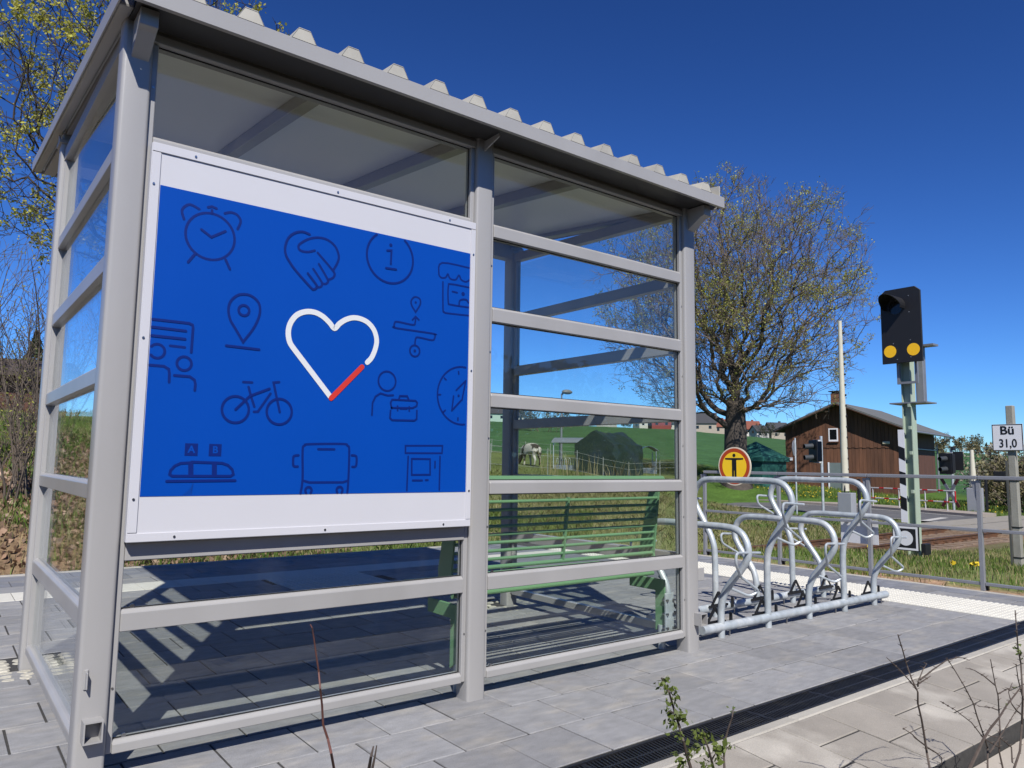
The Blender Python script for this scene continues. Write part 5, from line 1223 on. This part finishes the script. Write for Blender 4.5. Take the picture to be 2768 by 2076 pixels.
# ---- grass, straw, leaves, dandelions
def blades(name, XY, h, w, mat, lean=.35, hvar=.5):
    n = len(XY); Z = np.array([ground(x, y)+(bumpy(x, y, .04) if math.hypot(x-CAM[0], y-CAM[1]) > 9 else 0) for x, y in XY]); B = np.column_stack([XY, Z-.02])
    a = rng.uniform(0, 2*math.pi, n); hh = h*rng.uniform(1-hvar, 1+hvar, n); d = np.column_stack([np.cos(a), np.sin(a), np.zeros(n)]); b = rng.uniform(0, 2*math.pi, n); le = lean*hh*rng.uniform(.2, 1.3, n)
    tip = B+np.column_stack([np.cos(b)*le, np.sin(b)*le, hh]); mid = B+(tip-B)*np.array([.35, .35, .6]); ww = (w*rng.uniform(.6, 1.3, n))[:, None]
    q = np.stack([B-d*ww/2, B+d*ww/2, mid+d*ww*.4, tip, mid-d*ww*.4], 1).reshape(-1, 3)
    o = tri_mesh(name, q, mat, None, 5); o['kind'] = 'stuff'; return o
def clumpy(n, x0, x1, y0, y1, f=.9, thr=-.1, ok=None):
    out = []
    while len(out) < n:
        X = rng.uniform(x0, x1, 4000); Y = rng.uniform(y0, y1, 4000)
        for x, y in zip(X, Y):
            if (mnoise.noise((x*f, y*f, 1.5))+.35*rng.normal()) > thr and (ok is None or ok(x, y)): out.append((x, y))
            if len(out) >= n: break
    return np.array(out)
G1 = leaf_mat('fresh_grass', (.15, .25, .035), (.24, .29, .06), .3); G2 = leaf_mat('straw_grass', (.48, .40, .20), (.34, .31, .12), .25); G3 = leaf_mat('mixed_grass', (.19, .24, .05), (.32, .30, .10), .3)
def azd(x, y): return math.degrees(math.atan2(x-CAM[0], y-CAM[1])), math.hypot(x-CAM[0], y-CAM[1])
struct(blades('grass_by_the_railing', clumpy(24000, 7.6, 16, -2.2, 5.0, 1.2, .0, lambda x, y: x > 8.0+.3*math.sin(y*3) or rng.random() < .12), .07, .011, G1), 'stuff', 'green grass between the railing and the track')
blades('dry_grass_by_the_railing', clumpy(11000, 7.7, 18, -2.2, 5.2, .8, .05), .09, .008, G2)
blades('far_verge_grass', clumpy(9000, 15, 27, -4, 4.8, .5, -.2), .08, .02, G3)
def seen(x, y): a, d = azd(x, y); return 22 < a < 66 and 8.9 < y and d < 44
blades('bank_straw', clumpy(36000, 4, 27.5, 9.0, 30, .45, .0, lambda x, y: seen(x, y) and azd(x, y)[1] < 32), .13, .011, G2, .9)
blades('bank_grass', clumpy(44000, 4, 27.5, 9.0, 30, .45, -.2, lambda x, y: seen(x, y)), .13, .015, G3, .8)
blades('tall_straw', clumpy(150, 16, 32, 16, 34, .3, .1, lambda x, y: 40 < azd(x, y)[0] < 49 and 34 < azd(x, y)[1] < 39.5), 1.0, .022, G2, .25)
def leftb(x, y): a, d = azd(x, y); return -8 < a < 26 and 11.3 < d < 30
blades('left_bank_grass', clumpy(34000, -5, 14, 8.8, 24, .8, .0, leftb), .17, .02, G1)
blades('near_bank_grass', clumpy(16000, 0, 16, 8.8, 13.5, .7, -.1, lambda x, y: 8 < azd(x, y)[0] < 44), .17, .016, G1, .6)
blades('left_bank_straw', clumpy(9000, -5, 12, 8.8, 24, .6, .1, leftb), .2, .012, G2, .6)
LF = leaf_mat('dead_leaf', (.34, .215, .135), (.50, .36, .25), .15, .45)
C = clumpy(24000, -5, 12, 8.8, 18.5, .5, -.25, leftb); C = np.column_stack([C, [ground(x, y)+bumpy(x, y, .04)+rng.uniform(.01, .07) for x, y in C]])
o = tri_mesh('leaf_litter', leaf_quads(C, .11, 1.2, .75), LF, None, 4); struct(o, 'stuff')
DY = pm('dandelion_yellow', (.75, .55, .02), .7, 0, .1, 5, island=.15)
D = [(x, y) for x, y in clumpy(800, 37.2, 46, 10, 34, .25, .0, lambda x, y: x > rf(y)+1.8)]
D = np.array([(x, y, ground(x, y)+.10) for x, y in D]); tri_mesh('dandelions', leaf_quads(D, .085, .8, .9), DY, None, 4)['kind'] = 'stuff'
blades('verge_grass', clumpy(22000, 35, 47, 8, 34, .4, -.2, lambda x, y: x > rf(y)+1.75), .16, .03, G1)
D = np.array([(9.6, 1.15, ground(9.6, 1.15)+.1), (9.8, 1.0, ground(9.8, 1.0)+.09), (9.75, .95, ground(9.75, .95)+.1), (11.2, 3.0, ground(11.2, 3)+.12)])
D = np.repeat(D, 6, 0)+rng.normal(size=(24, 3))*.012; tri_mesh('dandelion_heads', leaf_quads(D, .05, .9, .8), DY, None, 4)['kind'] = 'stuff'

# ---- thorny twigs in front of the path
TWIG = pm('thorn_twig', (.10, .075, .06), .7, 0, .3, 60); TWR = pm('red_shoot', (.16, .065, .05), .6, 0, .3, 60); HAW = leaf_mat('hawthorn_leaf', (.13, .20, .03), (.20, .24, .05), .35)
def sprig(label, paths, Y, mat, leafs=(), r=.0035, thorn=True, root=None):
    """paths: pixel polylines on the vertical plane y = Y where the plant stands"""
    pts0 = on_y(*paths[0][0], Y); t = thing('thorny_twig', label, 'twig', (float(pts0[0]), Y, -.2), 'bare twigs at the lower picture edge')
    for k, pp in enumerate(paths):
        P = [on_y(x, y, Y+random.uniform(-.012, .012)) for x, y in pp]
        if k == 0: P = [np.array((P[0][0]-.02, Y, -.22))]+P
        rr = [r*(1 if k == 0 else .62)*(1-.6*i/(len(P)-1)) for i in range(len(P))]
        st = MB().tube(P, rr, 6).build('stem', mat, t, smooth=True)
        if thorn:
            mb = MB(); i = 0
            for a, b in zip(P, P[1:]):
                if max(a[2], b[2]) < 0: continue
                L_ = np.linalg.norm(b-a)
                for f in np.arange(.2, 1, max(.25, .05/L_)):
                    c = a+(b-a)*f; s = random.choice((-1, 1)); q = c+np.array([s*.012*math.cos(.66), -s*.012*math.sin(.66), .006]); mb.tube([c, q], [.0016, .0003], 4); 
                    if random.random() < .5: mb.sphere(c, .0032, 6, 4)
            if mb.v: mb.build('thorns', mat, st, fix=False)['kind'] = 'stuff'
    for (x, y, s) in leafs:
        c = on_y(x, y, Y); n = 22; C = c+rng.normal(size=(n, 3))*s*.22; tri_mesh('leaf_tuft', leaf_quads(C, s*.36, .6, .55), HAW, t, 4)
Z8 = lambda *pts: [(2300+x/3.895, 1650+y/3.895) for x, y in pts]
sprig('thorny twig forking in front of the drain at lower right', [Z8((830, 1659), (800, 1500), (770, 1300), (745, 1150), (705, 980), (705, 860), (640, 720), (590, 580), (540, 400), (495, 255)), Z8((690, 830), (660, 790), (600, 720), (500, 610), (375, 495)), Z8((705, 800), (710, 750), (760, 620), (800, 560)), Z8((700, 780), (840, 690)), Z8((730, 730), (870, 620), (1000, 530), (1120, 495), (1180, 500), (1250, 525)), Z8((800, 1435), (700, 1360), (640, 1300), (555, 1245)), Z8((800, 1440), (900, 1500), (955, 1550), (955, 1625))], -1.74, TWIG, (), .0042)
sprig('dark slanting thorny branch at lower right', [Z8((1250, 1659), (1320, 1520), (1395, 1360), (1470, 1240), (1560, 1130), (1640, 1000), (1790, 810))], -1.86, TWIG, ((2300+1735/3.895, 1650+815/3.895, .012), (2300+1640/3.895, 1650+990/3.895, .01)), .0062)
sprig('straight thin twig beside the slanting branch', [Z8((1440, 1659), (1440, 1450), (1400, 1320), (1330, 1120), (1290, 980), (1190, 790), (1100, 640), (1010, 500)), Z8((1300, 1000), (1330, 970))], -1.78, TWIG, (), .0034)
sprig('upright thin twig with side shoots at lower right', [Z8((1600, 1659), (1560, 1480), (1570, 1250), (1560, 1080), (1550, 900), (1520, 780), (1470, 515)), Z8((1520, 790), (1400, 690), (1300, 630), (1210, 605)), Z8((1550, 880), (1640, 830), (1720, 810)), Z8((1550, 1050), (1480, 1025), (1345, 1010)), Z8((1560, 1440), (1400, 1350), (1270, 1180), (1100, 1050), (950, 960))], -1.80, TWIG, (), .0036)
sprig('twig along the right picture edge with opening buds', [Z8((1720, 1659), (1780, 1480), (1800, 1200), (1810, 900), (1790, 560), (1760, 400), (1745, 200), (1730, 0)), Z8((1700, 1600), (1690, 1440), (1570, 1340), (1450, 1320)), Z8((1800, 1100), (1740, 1050), (1690, 980), (1660, 860), (1700, 760)), Z8((1805, 900), (1760, 720), (1740, 570)), Z8((1460, 1500), (1560, 1350), (1700, 1120), (1823, 930))], -1.82, TWIG, ((2300+1735/3.895, 1650+395/3.895, .03), (2300+1780/3.895, 1650+455/3.895, .03)), .0045)
Zs = lambda *pts: [(1550+x/4.413, 1700+y/4.413) for x, y in pts]
sprig('leafy hawthorn sprig in front of the drain', [Zs((1400, 1659), (1350, 1500), (1310, 1330), (1270, 1180), (1220, 1030), (1180, 890), (1140, 750), (1085, 660), (1050, 585)), Zs((1350, 1500), (1390, 1480)), Zs((1250, 1100), (1300, 1070)), Zs((1240, 1170), (1190, 1140)), Zs((1190, 1000), (1130, 980))], -1.95, TWIG, [(1550+x/4.413, 1700+y/4.413, s) for x, y, s in ((1120, 605, .022), (1055, 670, .026), (1180, 770, .034), (1190, 830, .02), (1130, 975, .034), (1305, 1065, .032), (1200, 1150, .03), (1275, 1285, .018), (1420, 1430, .036), (1260, 1605, .036), (1395, 1490, .02))], .0035, False)
sprig('short leafy sprig right of the hawthorn sprig', [Zs((1670, 1659), (1640, 1540), (1610, 1420), (1570, 1330), (1555, 1220)), Zs((1650, 1560), (1700, 1480))], -1.95, TWIG, [(1550+x/4.413, 1700+y/4.413, s) for x, y, s in ((1510, 1270, .03), (1610, 1290, .032), (1680, 1480, .045), (1580, 1620, .03), (1720, 1430, .03))], .003, False)
sprig('thin shoot with closed buds at the drain', [Zs((1800, 1659), (1795, 1530), (1810, 1330), (1850, 1180), (1895, 1050), (1905, 960)), Zs((1810, 1340), (1770, 1290)), Zs((1800, 1450), (1860, 1400))], -1.92, TWIG, [(1550+x/4.413, 1700+y/4.413, s) for x, y, s in ((1905, 970, .016), (1850, 1400, .014), (1775, 1290, .012), (1765, 1530, .014))], .003, False)
Zm = lambda *pts: [(800+x/3.893, 1650+y/3.893) for x, y in pts]
sprig('single reddish shoot in front of the lower left pane', [Zm((400, 1659), (370, 1500), (335, 1350), (285, 1200), (275, 1000), (255, 820), (240, 650), (215, 480), (190, 300), (170, 180), (152, 150))], -1.95, TWR, (), .0019, False)
sprig('pair of cut twig ends at the lower picture edge', [Zm((770, 1659), (790, 1540), (815, 1435)), Zm((805, 1659), (830, 1540), (850, 1420))], -2.0, TWIG, (), .0028, False)
# ---- tall hedge behind the viewpoint (mirrored in the shelter glass)
hg = thing('hedge', 'tall dark hedge behind the viewpoint, mirrored in the shelter glass', 'hedge', (6, -10.5, -.2))
n = 26000; C = np.column_stack([rng.uniform(-22, 34, n), rng.normal(-10.5, .75, n), rng.uniform(0, 1, n)])
C[:, 2] = -.2+C[:, 2]*(3.1+.5*np.sin(C[:, 0]*.8)+.35*np.sin(C[:, 0]*2.3+1))
tri_mesh('leaves', leaf_quads(C, .34, .2, .7), LFD, hg, 4)['kind'] = 'stuff'
seg_mesh('stems', [((x, -10.5+.3*math.sin(x*3), -.3), (x+.3*math.sin(x*7), -10.5, 2.6), .05, .015) for x in np.arange(-22, 34, .45)], SHR, hg, 4)['kind'] = 'stuff'
for o in bpy.data.objects:
    if '_o' in o: del o['_o']
